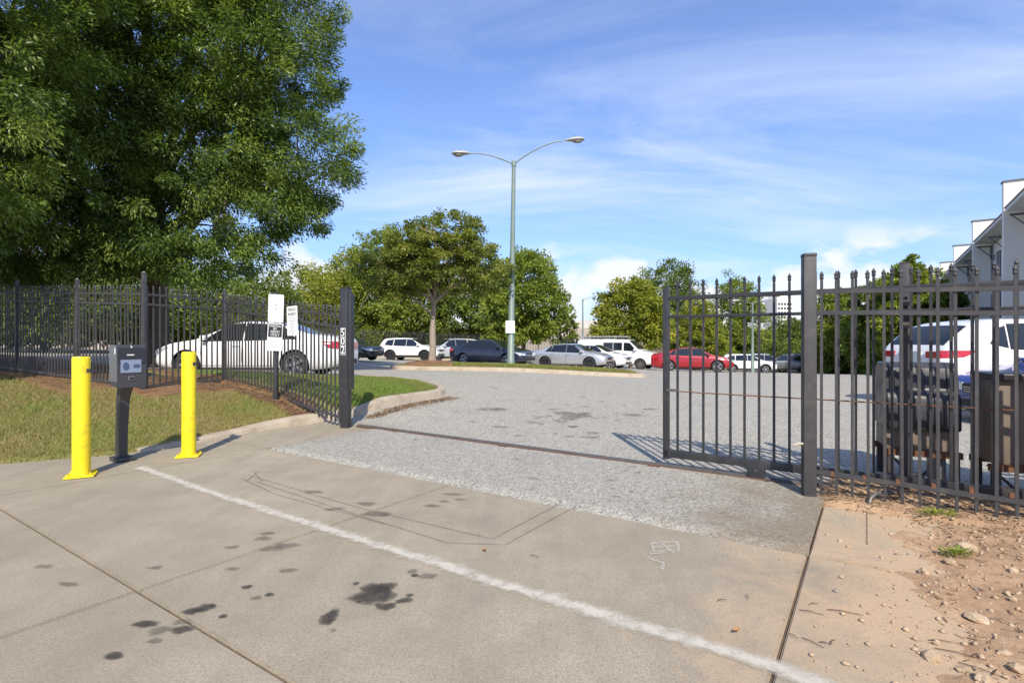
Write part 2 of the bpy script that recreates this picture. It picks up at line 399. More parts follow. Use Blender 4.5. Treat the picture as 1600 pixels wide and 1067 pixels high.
# concrete slabs: each its own piece, joints left open over dark soil
pav = empty('pavement', (0, 0, 0)); pav['kind'] = 'structure'
def slab(a0, a1, b0, b1, z=0.0, g=.008):
    bm = bmesh.new(); bmesh.ops.create_cube(bm, size=1)
    for v in bm.verts: v.co = Vector((a0+g+(v.co.x+.5)*(a1-a0-2*g), b0+g+(v.co.y+.5)*(b1-b0-2*g), z-.12+(v.co.z+.5)*.12))
    bmesh.ops.bevel(bm, geom=[e for e in bm.edges if all(v.co.z > z-.01 for v in e.verts)], offset=.008, segments=2, affect='EDGES')
    me = bpy.data.meshes.new('slab'); bm.to_mesh(me); bm.free()
    o = mesh_obj('slab', me, M_CONC, pav); o.rotation_euler = (0, 0, FROT); return o
aj = [-15.8, -12.7, -9.65, -6.58, -3.42, -.345, .85]; bj = [-9.6, -6.8, -4.1, -1.4, 1.31, 3.99]
for i in range(len(aj)-1):
    for j in range(len(bj)-1): slab(aj[i], aj[i+1], bj[j], bj[j+1], z=random.uniform(-.003, .003))
slab(-9.65, -6.58, 3.99, 5.9)
MB().box((-5, -1.6, -.068), (22, 16.2, .1)).build('joint_filler', M_JOINT, pav, None, None, (0, 0, FROT)); slab(-.345, .85, 3.99, 5.25, .004)
# thin marks on the ground: stains, paint, saw cuts
def blob(name, c, rx, ry, m, rot=0.0, z=.006, n=26, parent=pav, irr=.35):
    ph = random.uniform(0, 50); vs = [(c[0], c[1], z)]; ti = [1.0]
    for ring, rr, tt in ((0, .62, .9), (1, 1.0, 0.0)):
        for k in range(n):
            q = 2*math.pi*k/n
            s = rr*(1+irr*(float(fbm(np.array([math.cos(q)*1.6+ph]), np.array([math.sin(q)*1.6+ph]))[0])-.47)*2.2)
            x, y = rx*s*math.cos(q), ry*s*math.sin(q)
            vs.append((c[0]+x*math.cos(rot)-y*math.sin(rot), c[1]+x*math.sin(rot)+y*math.cos(rot), z)); ti.append(tt)
    fs = [(0, 1+k, 1+(k+1) % n) for k in range(n)]
    me = bpy.data.meshes.new(name)
    fs += [(1+k, 1+n+k, 1+n+(k+1) % n, 1+(k+1) % n) for k in range(n)]
    me.from_pydata(vs, [], fs); at = me.attributes.new('tint', 'FLOAT', 'POINT'); at.data.foreach_set('value', ti)
    return mesh_obj(name, me, m, parent)
def strip(name, pts, w, m, z=.006, parent=pav, edge=.25, wob=.0, step=.12):
    P = []
    for p, q in zip(pts[:-1], pts[1:]):
        p = Vector(p[:2]); q = Vector(q[:2]); k = max(1, int((q-p).length/step))
        P += [p.lerp(q, i/k) for i in range(k)]
    P.append(Vector(pts[-1][:2])); vs = []; ti = []; fs = []
    for i, p in enumerate(P):
        d = (P[min(i+1, len(P)-1)]-P[max(i-1, 0)]).normalized(); n = Vector((-d.y, d.x))
        u_ = np.array([i*step]); o = wob*(float(fbm(u_*2.3, u_*0+w*50)[0])-.47)*2; ww = w*(1+.9*(float(fbm(u_*5.1+9, u_*0+w*31)[0])-.47))
        for f, tt in ((-.5, 0.0), (-.5+edge, 1.0), (.5-edge, 1.0), (.5, 0.0)):
            r = p+n*(f*ww+o); vs.append((r.x, r.y, z)); ti.append(tt)
        if i:
            for k in range(3): fs.append(((i-1)*4+k, (i-1)*4+k+1, i*4+k+1, i*4+k))
    me = bpy.data.meshes.new(name); me.from_pydata(vs, [], fs); at = me.attributes.new('tint', 'FLOAT', 'POINT'); at.data.foreach_set('value', ti)
    return mesh_obj(name, me, m, parent)
line = strip('painted_line', [FR(-6.75, 2.60), FR(-5, 2.535), FR(-3.4, 2.53), FR(-1.6, 2.515), FR(-.35, 2.53), FR(.25, 2.50)], .18, M_WPAINT, .0062, edge=.38, wob=.02, step=.05)
for (x, y, rx, ry, f) in [(585, 929, .125, .085, 0), (600, 918, .07, .05, 0), (513, 966, .045, .065, 0), (605, 948, .05, .03, 0), (632, 938, .05, .022, 0), (644, 893, .035, .025, 1), (668, 900, .062, .032, 1),
        (648, 899, .03, .014, 0), (556, 912, .02, .015, 0), (320, 950, .055, .028, 0), (300, 955, .05, .024, 0), (228, 975, .075, .022, 0), (250, 985, .05, .032, 1), (284, 984, .055, .026, 0), (283, 972, .045, .02, 1), (240, 1002, .035, .018, 1),
        (330, 946, .018, .012, 0), (348, 963, .022, .014, 0), (386, 917, .03, .016, 0), (400, 934, .035, .016, 1), (420, 929, .025, .016, 0), (450, 891, .06, .022, 1), (363, 889, .05, .018, 1), (68, 885, .07, .022, 1), (107, 913, .08, .026, 1), (178, 1025, .04, .022, 0),
        (243, 887, .05, .02, 1), (423, 857, .09, .035, 1), (448, 852, .10, .04, 1), (362, 855, .05, .024, 1), (410, 841, .06, .03, 1), (420, 833, .06, .026, 1), (588, 803, .12, .05, 1), (490, 768, .10, .035, 1), (572, 787, .10, .034, 1), (520, 795, .09, .03, 1),
        (676, 790, .08, .03, 1), (708, 772, .10, .034, 1), (718, 780, .06, .024, 1), (694, 783, .05, .022, 1), (600, 805, .05, .022, 1), (640, 930, .022, .014, 0), (590, 945, .02, .013, 0), (520, 985, .016, .012, 1), (560, 940, .016, .01, 0)]:
    p = px(x, y); blob('oil_stain', p, rx*1.0, ry*1.45, M_OILF if f else M_OIL, random.uniform(-.3, .3), .0058+random.random()*.0012, irr=.5)
# the loop cut into the slab for the gate sensor
for pts in ([(388, 742), (560, 793), (770, 842), (880, 784)], [(400, 752), (560, 805), (700, 848), (790, 851), (905, 788)], [(380, 748), (430, 772), (600, 818)], [(925, 792), (870, 770)], [(395, 735), (410, 752)], [(405, 735), (385, 752)]):
    strip('saw_cut', [px(*p) for p in pts], .013, M_CUT, .0052, edge=.3, wob=.006)
for pts in ([(1355, 792), (1355, 852)],): strip('crack', [px(*p) for p in pts], .012, M_CUT, .0085, edge=.2, wob=.008)
for pts in ([(1018, 850), (1058, 846), (1064, 862), (1020, 862), (1018, 850)], [(1025, 856), (1060, 853)], [(1016, 866), (1040, 864)], [(1010, 872), (1036, 880), (1034, 890)], [(1028, 846), (1052, 864)]):
    strip('chalk_mark', [px(*p) for p in pts], .04, M_CHALK, .0056, edge=.35, wob=.02, step=.03)
# tar and broken patches in the lot
for x, y, rx, ry in [(790, 633, .35, .3), (770, 640, .3, .2), (808, 627, .3, .2), (905, 650, .28, .22), (880, 646, .2, .16), (990, 650, .18, .12), (1015, 640, .2, .1)]+[(random.gauss(905, 55), random.gauss(656, 16), random.uniform(.03, .12), random.uniform(.03, .07)) for _ in range(42)]+[(random.uniform(640, 1020), random.uniform(640, 800), random.uniform(.02, .06), random.uniform(.015, .04)) for _ in range(26)]:
    p = px(x, max(y, 612)); p = px(x, max(y, 612), H(p.x, p.y)*.9); a_, b_ = to_ab(p.x, p.y)
    if b_ < 4.15 or a_ < -6.3 or a_ > -.5 and b_ < 5.6: continue
    blob('tar_patch', p, rx*1.3, ry*1.6, M_TAR, random.uniform(-.5, .2), H(p.x, p.y)+.024+random.random()*.004, parent=lot, irr=.8, n=14)
strip('crack', [px(700, 607, .12), px(745, 604, .12), px(780, 611, .1)], .10, M_TAR, H(-1, 13)+.05, parent=lot, edge=.3, wob=.1)

# left lawn, mulch, kerb
def poly_keep(poly):
    P = np.array(poly)
    def f(X, Y):
        ins = np.zeros(X.shape, bool); j = len(P)-1
        for i in range(len(P)):
            c = ((P[i, 1] > Y) != (P[j, 1] > Y)) & (X < (P[j, 0]-P[i, 0])*(Y-P[i, 1])/(P[j, 1]-P[i, 1]+1e-12)+P[i, 0])
            ins ^= c; j = i
        return ins
    return f
def poly_dist(poly, X, Y):
    """distance to the outline"""
    P = np.array(poly); d = np.full(X.shape, 1e9)
    for p, q in zip(P, np.roll(P, -1, 0)):
        e = q-p; tt = np.clip(((X-p[0])*e[0]+(Y-p[1])*e[1])/(e@e+1e-12), 0, 1)
        d = np.minimum(d, np.hypot(X-p[0]-tt*e[0], Y-p[1]-tt*e[1]))
    return d
EDGE = [(-24, 0.5), (-14, 2.6), (-9, 4.45), (-5.9, 6.14), (-5.0, 6.62), (-4.62, 7.0), (-4.36, 7.7), (-4.0, 8.55), (-3.55, 9.15)]
LAWN = EDGE+[(-3.5, 9.22), tuple(FR(-11.2, 5.75)[:2]), tuple(FR(-30, 5.75)[:2])]
def z_lawn(X, Y, a, b):
    d = poly_dist(LAWN, X, Y); ins = poly_keep(LAWN)(X, Y)
    return hgt(X, Y)+np.where(ins, .035+.03*np.clip(d/.5, 0, 1), .035-np.clip(d*.8, 0, .25))+.03*(fbm(X*2, Y*2)-.5)
struct('lawn', grid_mesh('lawn', ax((-24, -9, .3), (-9, -3, .07)), ax((.3, 4, .3), (4, 13.6, .09), (13.6, 26, .3)), z_lawn, False,
    lambda X, Y, a, b: poly_keep(LAWN)(X, Y) | (poly_dist(LAWN, X, Y) < .14)), M_LAWN)
ISL = [(-3.35, 9.35), (-2.95, 9.62), (-2.62, 10.4), (-2.2, 11.4), (-1.82, 12.2), (-1.72, 12.6), (-1.85, 13.1), (-2.3, 13.7), (-3.1, 14.1), (-4.1, 13.6), (-5.0, 13.2), (-11, 13.1), tuple(FR(-13, 5.9)[:2]), tuple(FR(-11, 5.72)[:2]), tuple(FR(-8.3, 5.72)[:2])]
def z_isl(X, Y, a, b):
    d = poly_dist(ISL, X, Y); ins = poly_keep(ISL)(X, Y)
    return hgt(X, Y)+np.where(ins, .10+.09*np.clip(d/.6, 0, 1), .10-np.clip(d*1.2, 0, .3))+.02*(fbm(X*3, Y*3)-.5)
struct('island_lawn', grid_mesh('island_lawn', ax((-11.5, -1.2, .08)), ax((9.0, 14.6, .08)), z_isl, False, lambda X, Y, a, b: poly_keep(ISL)(X, Y) | (poly_dist(ISL, X, Y) < .10)), M_LAWN)
def kerb(name, pts, wdt, top, side=1, step=.22, base=-.15, closed=False):
    """top(t) gives the kerb height along the run; runs between the points, swept section with a rounded front edge"""
    P = []
    for p, q in zip(pts[:-1], pts[1:]):
        p = Vector(p); q = Vector(q); k = max(1, int((q-p).length/step)); P += [p.lerp(q, i/k) for i in range(k)]
    P.append(Vector(pts[-1]))
    for _ in range(3): P = [P[0]]+[(P[i-1]+P[i]*2+P[i+1])/4 for i in range(1, len(P)-1)]+[P[-1]]
    vs = []; fs = []
    for i, p in enumerate(P):
        d = (P[min(i+1, len(P)-1)]-P[max(i-1, 0)]).normalized(); n = Vector((d.y, -d.x))*side
        h = H(p.x, p.y)+top(i/(len(P)-1))+.006*(random.random()-.5); z0 = H(p.x, p.y)+base
        for o, z in ((wdt*.5+.02, z0), (wdt*.5, h-.035), (wdt*.5-.03, h-.006), (wdt*.5-.06, h), (-wdt*.5, h+.004), (-wdt*.5, z0)):
            vs.append((p.x+n.x*o, p.y+n.y*o, z))
        if i:
            for k in range(5): fs.append(((i-1)*6+k, (i-1)*6+k+1, i*6+k+1, i*6+k))
    fs += [tuple(range(6)), tuple(range(len(vs)-1, len(vs)-7, -1))]
    me = bpy.data.meshes.new(name); me.from_pydata(vs, [], fs); me.update(); smooth(me, 50); return me
KL = [(-4.75, 6.78), (-4.52, 7.15), (-4.28, 7.75), (-3.92, 8.55), (-3.5, 9.12), (-3.05, 9.45), (-2.72, 9.95), (-2.5, 10.55), (-2.1, 11.4), (-1.72, 12.15), (-1.6, 12.6), (-1.75, 13.15), (-2.25, 13.82), (-3.1, 14.25)]
struct('kerb', kerb('kerb', KL, .17, lambda t: .03+.13*min(1, t*2.3)), M_KERB)
# dirt apron between slab and lawn near the gate post
# median with its kerb
MED = [(-4.5, 21.25), (4.3, 20.55), (5.2, 20.8), (5.3, 21.6), (4.4, 23.6), (-3.9, 24.6), (-4.9, 23.8), (-5.0, 21.9)]
def z_med(X, Y, a, b):
    d = poly_dist(MED, X, Y); ins = poly_keep(MED)(X, Y)
    mound = .15*np.exp(-((X+3.35)**2+(Y-22.6)**2)/.8)
    return hgt(X, Y)+np.where(ins, .14+.07*np.clip(d/.6, 0, 1), .10-np.clip(d, 0, .3))+mound
struct('median_lawn', grid_mesh('median_lawn', ax((-5.4, 5.6, .12)), ax((20.2, 25, .12)), z_med, False, lambda X, Y, a, b: poly_keep(MED)(X, Y)), M_LAWN)
struct('median_kerb', kerb('median_kerb', MED+[MED[0]], .18, lambda t: .16), M_KERB)
def z_mul(X, Y, a, b): return z_med(X, Y, a, b)+.035-.09*np.clip((np.hypot((X+3.35)*.8, Y-22.3)-.35-.9*fbm(X*2, Y*2))/.35, 0, 1)
struct('mulch_bed', grid_mesh('mulch_bed', ax((-4.9, -1.6, .1)), ax((21.3, 24.2, .1)), z_mul, False, lambda X, Y, a, b: poly_keep(MED)(X, Y)), M_MULCH)
# strip of pine straw under the fence and under the oak
def z_straw(X, Y, a, b):
    w_ = .24+.20*(fbm(a*1.4, b*1.4)-.45)
    d1 = np.abs(b-5.72)-w_
    d2 = np.where(a < -10.2, np.maximum(np.abs(b-4.95)-.85-.6*(fbm(a*.8, b*.8)-.4), 0)*1.0-.02, 9)
    d3 = np.where(a < -11.5, 3.4-b+.8*(fbm(a*.5, b*.5)-.5), 9)
    d = np.minimum(np.minimum(d1, d2), d3)
    d = np.maximum(d, a+8.15)
    base = np.where(b > 5.72, z_isl(X, Y, a, b)-.02, z_lawn(X, Y, a, b))
    base = np.where((b > 5.72) & (~poly_keep(ISL)(X, Y)), hgt(X, Y)+.05, base)
    return base+.028-np.clip(d*.9, -.0, .14)+.012*fbm(X*9, Y*9)
struct('pine_straw', grid_mesh('pine_straw', ax((-34, -14, .4), (-14, -8.1, .09)), ax((2.0, 6.5, .09)), z_straw), M_MULCH)
# bare bank on the right
def z_dirt(X, Y, a, b):
    e = (a+.02-.5*(fbm(b*1.1, a*1.1+4)-.45)-.5*(fbm(b*6, a*6)-.47))/1.15
    e2 = (7.0-b+.7*(fbm(a*1.2, b*0+9)-.45))/.5
    e3 = np.where(b > 5.25, (a+.42)/.15, 9)
    s = np.clip(np.minimum(np.where(b > 5.25, 1.0, e), np.minimum(e2, e3)), -1, 1)
    return -.028+np.where(s > 0, .075*s**.7, .06*s)+.035*(fbm(X*3.5, Y*3.5)-.45)+.018*(fbm(X*16, Y*16)-.45)+.05*np.clip((a-.8)/2.5, 0, 1)
struct('dirt_bank', grid_mesh('dirt_bank', ax((-.55, 3.5, .035), (3.5, 14, .25)), ax((-6, 1, .2), (1, 7.3, .04)), z_dirt), M_DIRT)
def ZD(x, y):
    a, b = to_ab(x, y); return float(z_dirt(np.array([x]), np.array([y]), np.array([a]), np.array([b]))[0])
# stones on the bank: the ones that can be picked out are things, the rest is grit
def stone_mesh(seed, sub=1):
    r = random.Random(seed); bm = bmesh.new(); bmesh.ops.create_icosphere(bm, subdivisions=sub, radius=1)
    sx, sy, sz = r.uniform(.75, 1.25), r.uniform(.7, 1.1), r.uniform(.45, .75)
    for v in bm.verts:
        v.co *= r.uniform(.78, 1.18); v.co = Vector((v.co.x*sx, v.co.y*sy, v.co.z*sz))
    me = bpy.data.meshes.new('stone'); bm.to_mesh(me); bm.free(); return me
SM = [stone_mesh(k, 2 if k < 3 else 1) for k in range(9)]; SMG = []
for k in range(9):
    m2 = SM[k].copy(); SMG.append(m2); SM[k].materials.append(M_STONE); m2.materials.append(M_STONEG)
for x, y, r in [(1444, 887, .045), (1465, 884, .022), (1484, 872, .05), (1512, 853, .06), (1527, 957, .055), (1455, 1014, .05), (1392, 883, .018), (1421, 815, .025), (1380, 802, .025), (1480, 835, .02), (1525, 913, .022), (1583, 935, .03), (1583, 890, .035), (1548, 945, .03),
                (1570, 1010, .04), (1589, 1035, .05), (1500, 1033, .025), (1462, 993, .022), (1450, 905, .02), (1537, 836, .022), (1306, 913, .022), (1400, 857, .022), (1540, 1052, .045), (1462, 920, .02), (1480, 790, .028), (1555, 815, .03), (1595, 845, .04), (1420, 857, .016)]:
    p = px(x, y, .04); zz_ = max(ZD(p.x, p.y), 0.004)
    grey = y in (857, 913, 915); k = random.randrange(9)
    o = mesh_obj('stone', (SMG if grey else SM)[k], None, None, (p.x, p.y, zz_+r*.16), (random.uniform(-.3, .3), random.uniform(-.3, .3), random.uniform(0, 6.3)))
    o.scale = (r*.8, r*.8, r*.8)
    if grey: tag(o, 'small dark grey stone lying on the sandy edge of the pavement', 'stone', 'grey stones on the sandy pavement edge')
    else: tag(o, 'loose tan stone lying on the bare dirt bank in front of the fence', 'stone', 'tan stones on the dirt bank')
base_st = np.array([v.co[:] for v in SM[4].vertices]); base_f = np.array([p.vertices[:] for p in SM[4].polygons])
N = 15000
aa = rng.uniform(-.5, 4.2, N)**1.0; bb = rng.uniform(.6, 6.8, N)
k = rng.random(N) < np.clip((aa+.45)/1.0, 0.05, 1)**1.3; aa, bb = aa[k], bb[k]; N = len(aa)
X = aa*UX-bb*UY; Y = aa*UY+bb*UX; Zs = np.maximum(z_dirt(X, Y, aa, bb), .003); r_ = .0035+.019*rng.random(N)**5
th = rng.uniform(0, 6.28, N); cs, sn = np.cos(th), np.sin(th)
sc = rng.uniform(.7, 1.3, (N, 3))*r_[:, None]
B = base_st[None]*sc[:, None, :]
V = np.stack([B[..., 0]*cs[:, None]-B[..., 1]*sn[:, None]+X[:, None], B[..., 0]*sn[:, None]+B[..., 1]*cs[:, None]+Y[:, None], B[..., 2]+(Zs+r_*.25)[:, None]], -1)
me = np_mesh('grit', V.reshape(-1, 3), (base_f[None]+(np.arange(N)*len(base_st))[:, None, None]).reshape(-1, 3))
tag(mesh_obj('grit', me, M_STONE), 'fine sandy grit and pebbles strewn over the dirt bank', 'grit', kind='stuff')

# ------------------------------------------------------------------ grass blades
M_GRASS = leafmat('grass_blade', (.36, .27, .12), (.22, .23, .06), (.20, .31, .06), .3, .6)
def grass(name, label, poly, n, zf, hmin, hmax, dens=None, tb=0.0, wid=.0045):
    P = np.array(poly); lo, hi = P.min(0), P.max(0); ins = poly_keep(poly)
    XY = rng.uniform(lo, hi, (int(n*4), 2)); XY = XY[ins(XY[:, 0], XY[:, 1])]
    if dens is not None: XY = XY[rng.random(len(XY)) < dens(XY[:, 0], XY[:, 1])]
    XY = XY[:n]; n = len(XY); x, y = XY.T; a, b = to_ab(x, y); z = zf(x, y, a, b)-.006
    h = rng.uniform(hmin, hmax, n); q = rng.uniform(0, 6.283, n); w = wid*rng.uniform(.7, 1.4, n)*np.maximum(1, y/9)
    lean = rng.normal(0, .45, (n, 2))*h[:, None]
    base = np.c_[x, y, z]; d = np.c_[np.cos(q)*w, np.sin(q)*w, np.zeros(n)]
    tip = base+np.c_[lean, h]
    V = np.stack([base-d, base+d, tip], 1).reshape(-1, 3)
    ti = np.clip(fbm(x*1.1, y*1.1)*1.1-.1+rng.normal(0, .2, n)+tb, 0, 1)
    me = np_mesh(name, V, np.arange(3*n).reshape(-1, 3), np.repeat(ti, 3))
    return tag(mesh_obj(name, me, M_GRASS), label, 'grass', kind='stuff')
LG = [(x_+.05, y_-.10) for x_, y_ in EDGE[1:6]]+EDGE[6:]+[(-3.6, 9.1), tuple(FR(-9.9, 5.45)[:2]), tuple(FR(-10.4, 4.0)[:2]), tuple(FR(-20, 3.2)[:2])]
def dl(x, y):
    a, b = to_ab(x, y); f = fbm(x*.9+3, y*.9)
    return np.clip(1.25-1.0*np.clip((b-5.15)/.6, 0, 1)+(f-.5)*1.8, .05, 1)*np.where(x > -9, 1, .5)
grass('lawn_grass', 'short mown green and straw coloured grass beside the driveway', LG, 110000, z_lawn, .022, .065, dl, -.06, .0055)
IG = [(-3.2, 9.75), (-2.85, 10.0), (-2.68, 10.6), (-2.3, 11.4), (-1.92, 12.2), (-1.82, 12.6), (-1.95, 13.0), (-2.35, 13.55), (-3.1, 13.95), (-4.1, 13.5), (-5.0, 13.05), (-8.5, 12.9), tuple(FR(-11, 6.2)[:2]), tuple(FR(-8.6, 6.1)[:2])]
grass('island_grass', 'bright green grass on the kerbed island behind the fence', IG, 90000, z_isl, .03, .07, None, .28, .005)
MG = [(-2.4, 21.5), (4.2, 20.8), (4.9, 21.0), (4.9, 21.6), (4.2, 23.4), (-2.6, 24.2)]
grass('median_grass', 'green grass strip on the median around the lamp post', MG, 30000, z_med, .04, .09, None, .12, .007)
# loose straw and litter over the beds
def litter(name, label, n, fxy, zf, ln, wd, m, cat):
    x, y = fxy(n); n = len(x); a, b = to_ab(x, y); z = zf(x, y, a, b)+.006+rng.random(n)*.012
    q = rng.uniform(0, 6.28, n); l = ln*rng.uniform(.5, 1.4, n); d = np.c_[np.cos(q)*l, np.sin(q)*l, rng.normal(0, .12, n)*l]*.5; e = np.c_[-np.sin(q), np.cos(q), np.full(n, .3)]*wd*.5
    P = np.c_[x, y, z]; V = np.stack([P-d-e, P+d-e, P+d+e, P-d+e], 1).reshape(-1, 3)
    me = np_mesh(name, V, np.arange(4*n).reshape(-1, 4), np.repeat(rng.random(n), 4)); return tag(mesh_obj(name, me, m), label, cat, kind='stuff')
M_STRAW = leafmat('straw', (.10, .055, .03), (.26, .16, .085), (.48, .35, .21), .1, .8)
def f_left(n):
    a = rng.uniform(-17, -8.2, n); b = 5.55+rng.normal(0, .33, n); k = rng.random(n) < .5; b = np.where((a < -10.3) & k, rng.uniform(3.3, 5.9, n), b)
    return a*UX-b*UY, a*UY+b*UX
litter('straw_litter', 'dry pine straw and leaf litter strewn under the left fence', 16000, f_left, z_straw, .10, .005, M_STRAW, 'litter')
def f_right(n):
    a = rng.uniform(-.4, 3.2, n); b = np.where(rng.random(n) < .75, 5.7+rng.normal(0, .5, n), rng.uniform(2, 5.5, n)); k = (b < 6.8) & ((a > .25) | (b > 5.2)); a, b = a[k], b[k]
    return a*UX-b*UY, a*UY+b*UX
litter('leaf_litter', 'dry leaf litter gathered along the foot of the spear tipped fence', 5200, f_right, lambda x, y, a, b: np.maximum(z_dirt(x, y, a, b), .0), .045, .007, M_STRAW, 'litter')
def f_gut(n):
    t_ = rng.random(n); x = -2.75+t_*1.2+rng.normal(0, .05, n); y = 9.5+t_*2.6+rng.normal(0, .08, n)
    return x+.12+np.abs(rng.normal(0, .12, n)), y
litter('gutter_litter', 'dark leaf litter caught along the kerb behind the numbered gate post', 1800, f_gut, lambda x, y, a, b: hgt(x, y)+.02, .05, .012, M_STRAW, 'litter')
# ------------------------------------------------------------------ iron fences
def picket_mesh(h, s=.0225, tip=True):
    mb = MB(); r = s/2
    if tip:
        mb.box((0, 0, (h-.09)/2), (s, s, h-.09))
        prof = [(r*.9, h-.09), (r*.9, h-.078), (r*1.45, h-.07), (r*1.45, h-.058), (r*1.2, h-.05), (r*1.65, h-.034), (.001, h)]
        mb.lathe(prof, 6)
    else: mb.box((0, 0, h/2), (s, s, h))
    return mb.mesh('picket')
def post_mesh(w, h, cap=True):
    mb = MB().box((0, 0, h/2), (w, w, h), bev=.006)
    if cap: mb.box((0, 0, h+.012), (w*1.12, w*1.12, .026), bev=.006); mb.lathe([(w*.5, h+.025), (w*.34, h+.045), (.002, h+.052)], 4)
    return mb.mesh('post', 40)
def fence(name, label, p0, p1, zf, hp, rails, sp=.117, posts=(), post_h=2.1, post_w=.064, mat=None, group=None, gap=.05, tip=True, skip=()):
    """p0,p1 points in plan; zf(x,y) ground; each picket, rail and post is a part"""
    mat = mat or M_BLACK2; p0 = Vector(p0[:2]); p1 = Vector(p1[:2]); d = p1-p0; Ln = d.length; d.normalize(); rz = math.atan2(d.y, d.x)
    root = empty(name, (p0.x, p0.y, zf(p0.x, p0.y))); tag(root, label, 'fence', group)
    Zr = root.location.z
    pm = picket_mesh(hp-gap, tip=tip); pm.materials.append(mat); n = int(Ln/sp); off = (Ln-n*sp)/2
    for i in range(n+1):
        s = off+i*sp; q = p0+d*s
        if any(abs(s-k*Ln) < post_w*.8 for k in posts): continue
        o = mesh_obj('picket', pm, None, root, (q.x-p0.x, q.y-p0.y, zf(q.x, q.y)-Zr+gap), (random.uniform(-.006, .006), random.uniform(-.006, .006), rz))
    for rh, rt in rails:
        k = max(1, int(Ln/1.3)); mb = MB()
        q0, q1 = p0, p1
        za, zb = zf(q0.x, q0.y)-Zr+rh, zf(q1.x, q1.y)-Zr+rh
        ang = math.atan2(zb-za, Ln); Mx = Matrix.Rotation(rz, 4, 'Z') @ Matrix.Rotation(-ang, 4, 'Y')
        mb.box(((q0.x+q1.x)/2-p0.x, (q0.y+q1.y)/2-p0.y, (za+zb)/2), (Ln/math.cos(ang), .034, rt), mat=Mx)
        mb.build('rail', mat, root)
    if posts:
        po = post_mesh(post_w, post_h); po.materials.append(mat)
        for k in posts:
            q = p0+d*(Ln*k); mesh_obj('post', po, None, root, (q.x-p0.x, q.y-p0.y, zf(q.x, q.y)-Zr), (0, 0, rz))
    return root
def line_z(p0, z0, p1, z1):
    p0 = Vector(p0[:2]); p1 = Vector(p1[:2]); e = p1-p0
    return lambda x, y: z0+(z1-z0)*((Vector((x, y))-p0).dot(e)/e.length_squared)
GP = FR(-7.09, 5.68); C1 = FR(-11.15, 5.85); C2 = FR(-10.85, 4.25); C3 = C2+Vector((-.9, .436, 0))*11
Rr = [(1.80, .036), (1.62, .036), (.14, .036)]
fence('iron_fence', 'black iron picket fence between the numbered gate post and the corner by the white sedan', GP+Vector((-.10, .07, 0)), C1, line_z(GP, .0, C1, .44), 1.97, Rr, .117, posts=(1.0,), post_h=2.0)
fence('iron_fence', 'short return of black iron fence stepping toward the street in front of the white sedan', C1, C2, line_z(C1, .44, C2, .45), 1.97, Rr, .117, posts=(1.0,), post_h=2.16)
fence('iron_fence', 'shaded black iron fence running under the oaks along the street', C2, C3, line_z(C2, .45, C3, .95), 1.97, Rr, .117, posts=(.2, .42, .65, 1.0), post_h=2.05)
# gate post with its house number
gp = empty('gate_post', (GP.x, GP.y, 0), FROT+.38); tag(gp, 'tall black square gate post with vertical house number 502', 'gate post')
MB().box((0, 0, 1.13), (.132, .132, 2.26), bev=.008).box((0, 0, 2.265), (.142, .142, .012), bev=.003).build('post', M_BLACK, gp, 40)
MB().box((.095, .0, 1.40), (.05, .11, 1.55), bev=.004).build('latch_channel', M_BLACK, gp, 40)
pq = MB().box((0, 0, 0), (.088, .006, .43), bev=.002).build('number_plate', M_WHITE, gp, loc=(-.012, -.070, 1.40))
for k, ch in enumerate('502'):
    MB().box((0, 0, 0), (.074, .003, .130)).build('digit_ground', M_PRINT, pq, loc=(0, -.0042, .139-.139*k))
    text_obj('digit', ch, .165, M_WHITE, pq, (0, -.0068, .139-.139*k), (R(90), 0, 0), .82)
# sign post with three signs
SP = FR(-8.96, 5.62); zs = H(SP.x, SP.y)+.03
sp = empty('sign_post', (SP.x, SP.y, zs)); tag(sp, 'dark square steel post carrying the parking permit signs by the fence', 'post')
MB().box((0, 0, .99), (.07, .07, 1.98), bev=.004).box((0, 0, 1.985), (.076, .076, .012)).build('post', M_TERM, sp, 40)
face = math.atan2(-SP.y, -SP.x)+R(90)+.08
def sign(name, label, loc, w_, h_, rz, tilt=0.0):
    r = empty(name, loc, rz); r.rotation_euler = (0, tilt, rz); tag(r, label, 'sign')
    poly = []
    for cx_, cz_, a0 in ((w_/2-.018, h_/2-.018, 0), (-w_/2+.018, h_/2-.018, 90), (-w_/2+.018, -h_/2+.018, 180), (w_/2-.018, -h_/2+.018, 270)):
        for k in range(4): q = R(a0+30*k); poly.append((cx_+.018*math.cos(q), cz_+.018*math.sin(q)))
    MB().prism(poly, -.0015, .0015, Matrix.Rotation(R(90), 4, 'X')).build('plate', M_WHITE, r)
    for zz_ in (h_/2-.03, -h_/2+.03): MB().lathe([(.007, 0), (.007, .004), (.003, .005)], 8, (0, -.0065, zz_), 'Y').build('bolt', M_STEEL, r)
    return r
def bars(parent, rows, w_, z0, dz, m, y=-.0028, th=.010):
    for k, f in enumerate(rows): MB().box((0, y, z0-dz*k), (w_*f, .0012, th)).build('print_line', m, parent)
fd = Vector((math.sin(face), -math.cos(face), 0))
s1 = sign('blank_sign', 'blank weathered white sign above the permit sign on the post', SP+fd*.07+Vector((.0, 0, zs+1.70)), .255, .50, face, R(1.5))
for k in (0, 1): MB().box((.0, -.0028, .06-.07*k), (.03, .0012, .035)).build('faded_mark', M_PRINTG, s1)
s2 = sign('permit_sign', 'black and white sign reading parking by permit only on the post', SP+fd*.07+Vector((-.02, 0, zs+1.185)), .25, .50, face, R(2.5))
MB().box((0, -.0030, .115), (.225, .0022, .235)).build('black_panel', M_PRINT, s2)
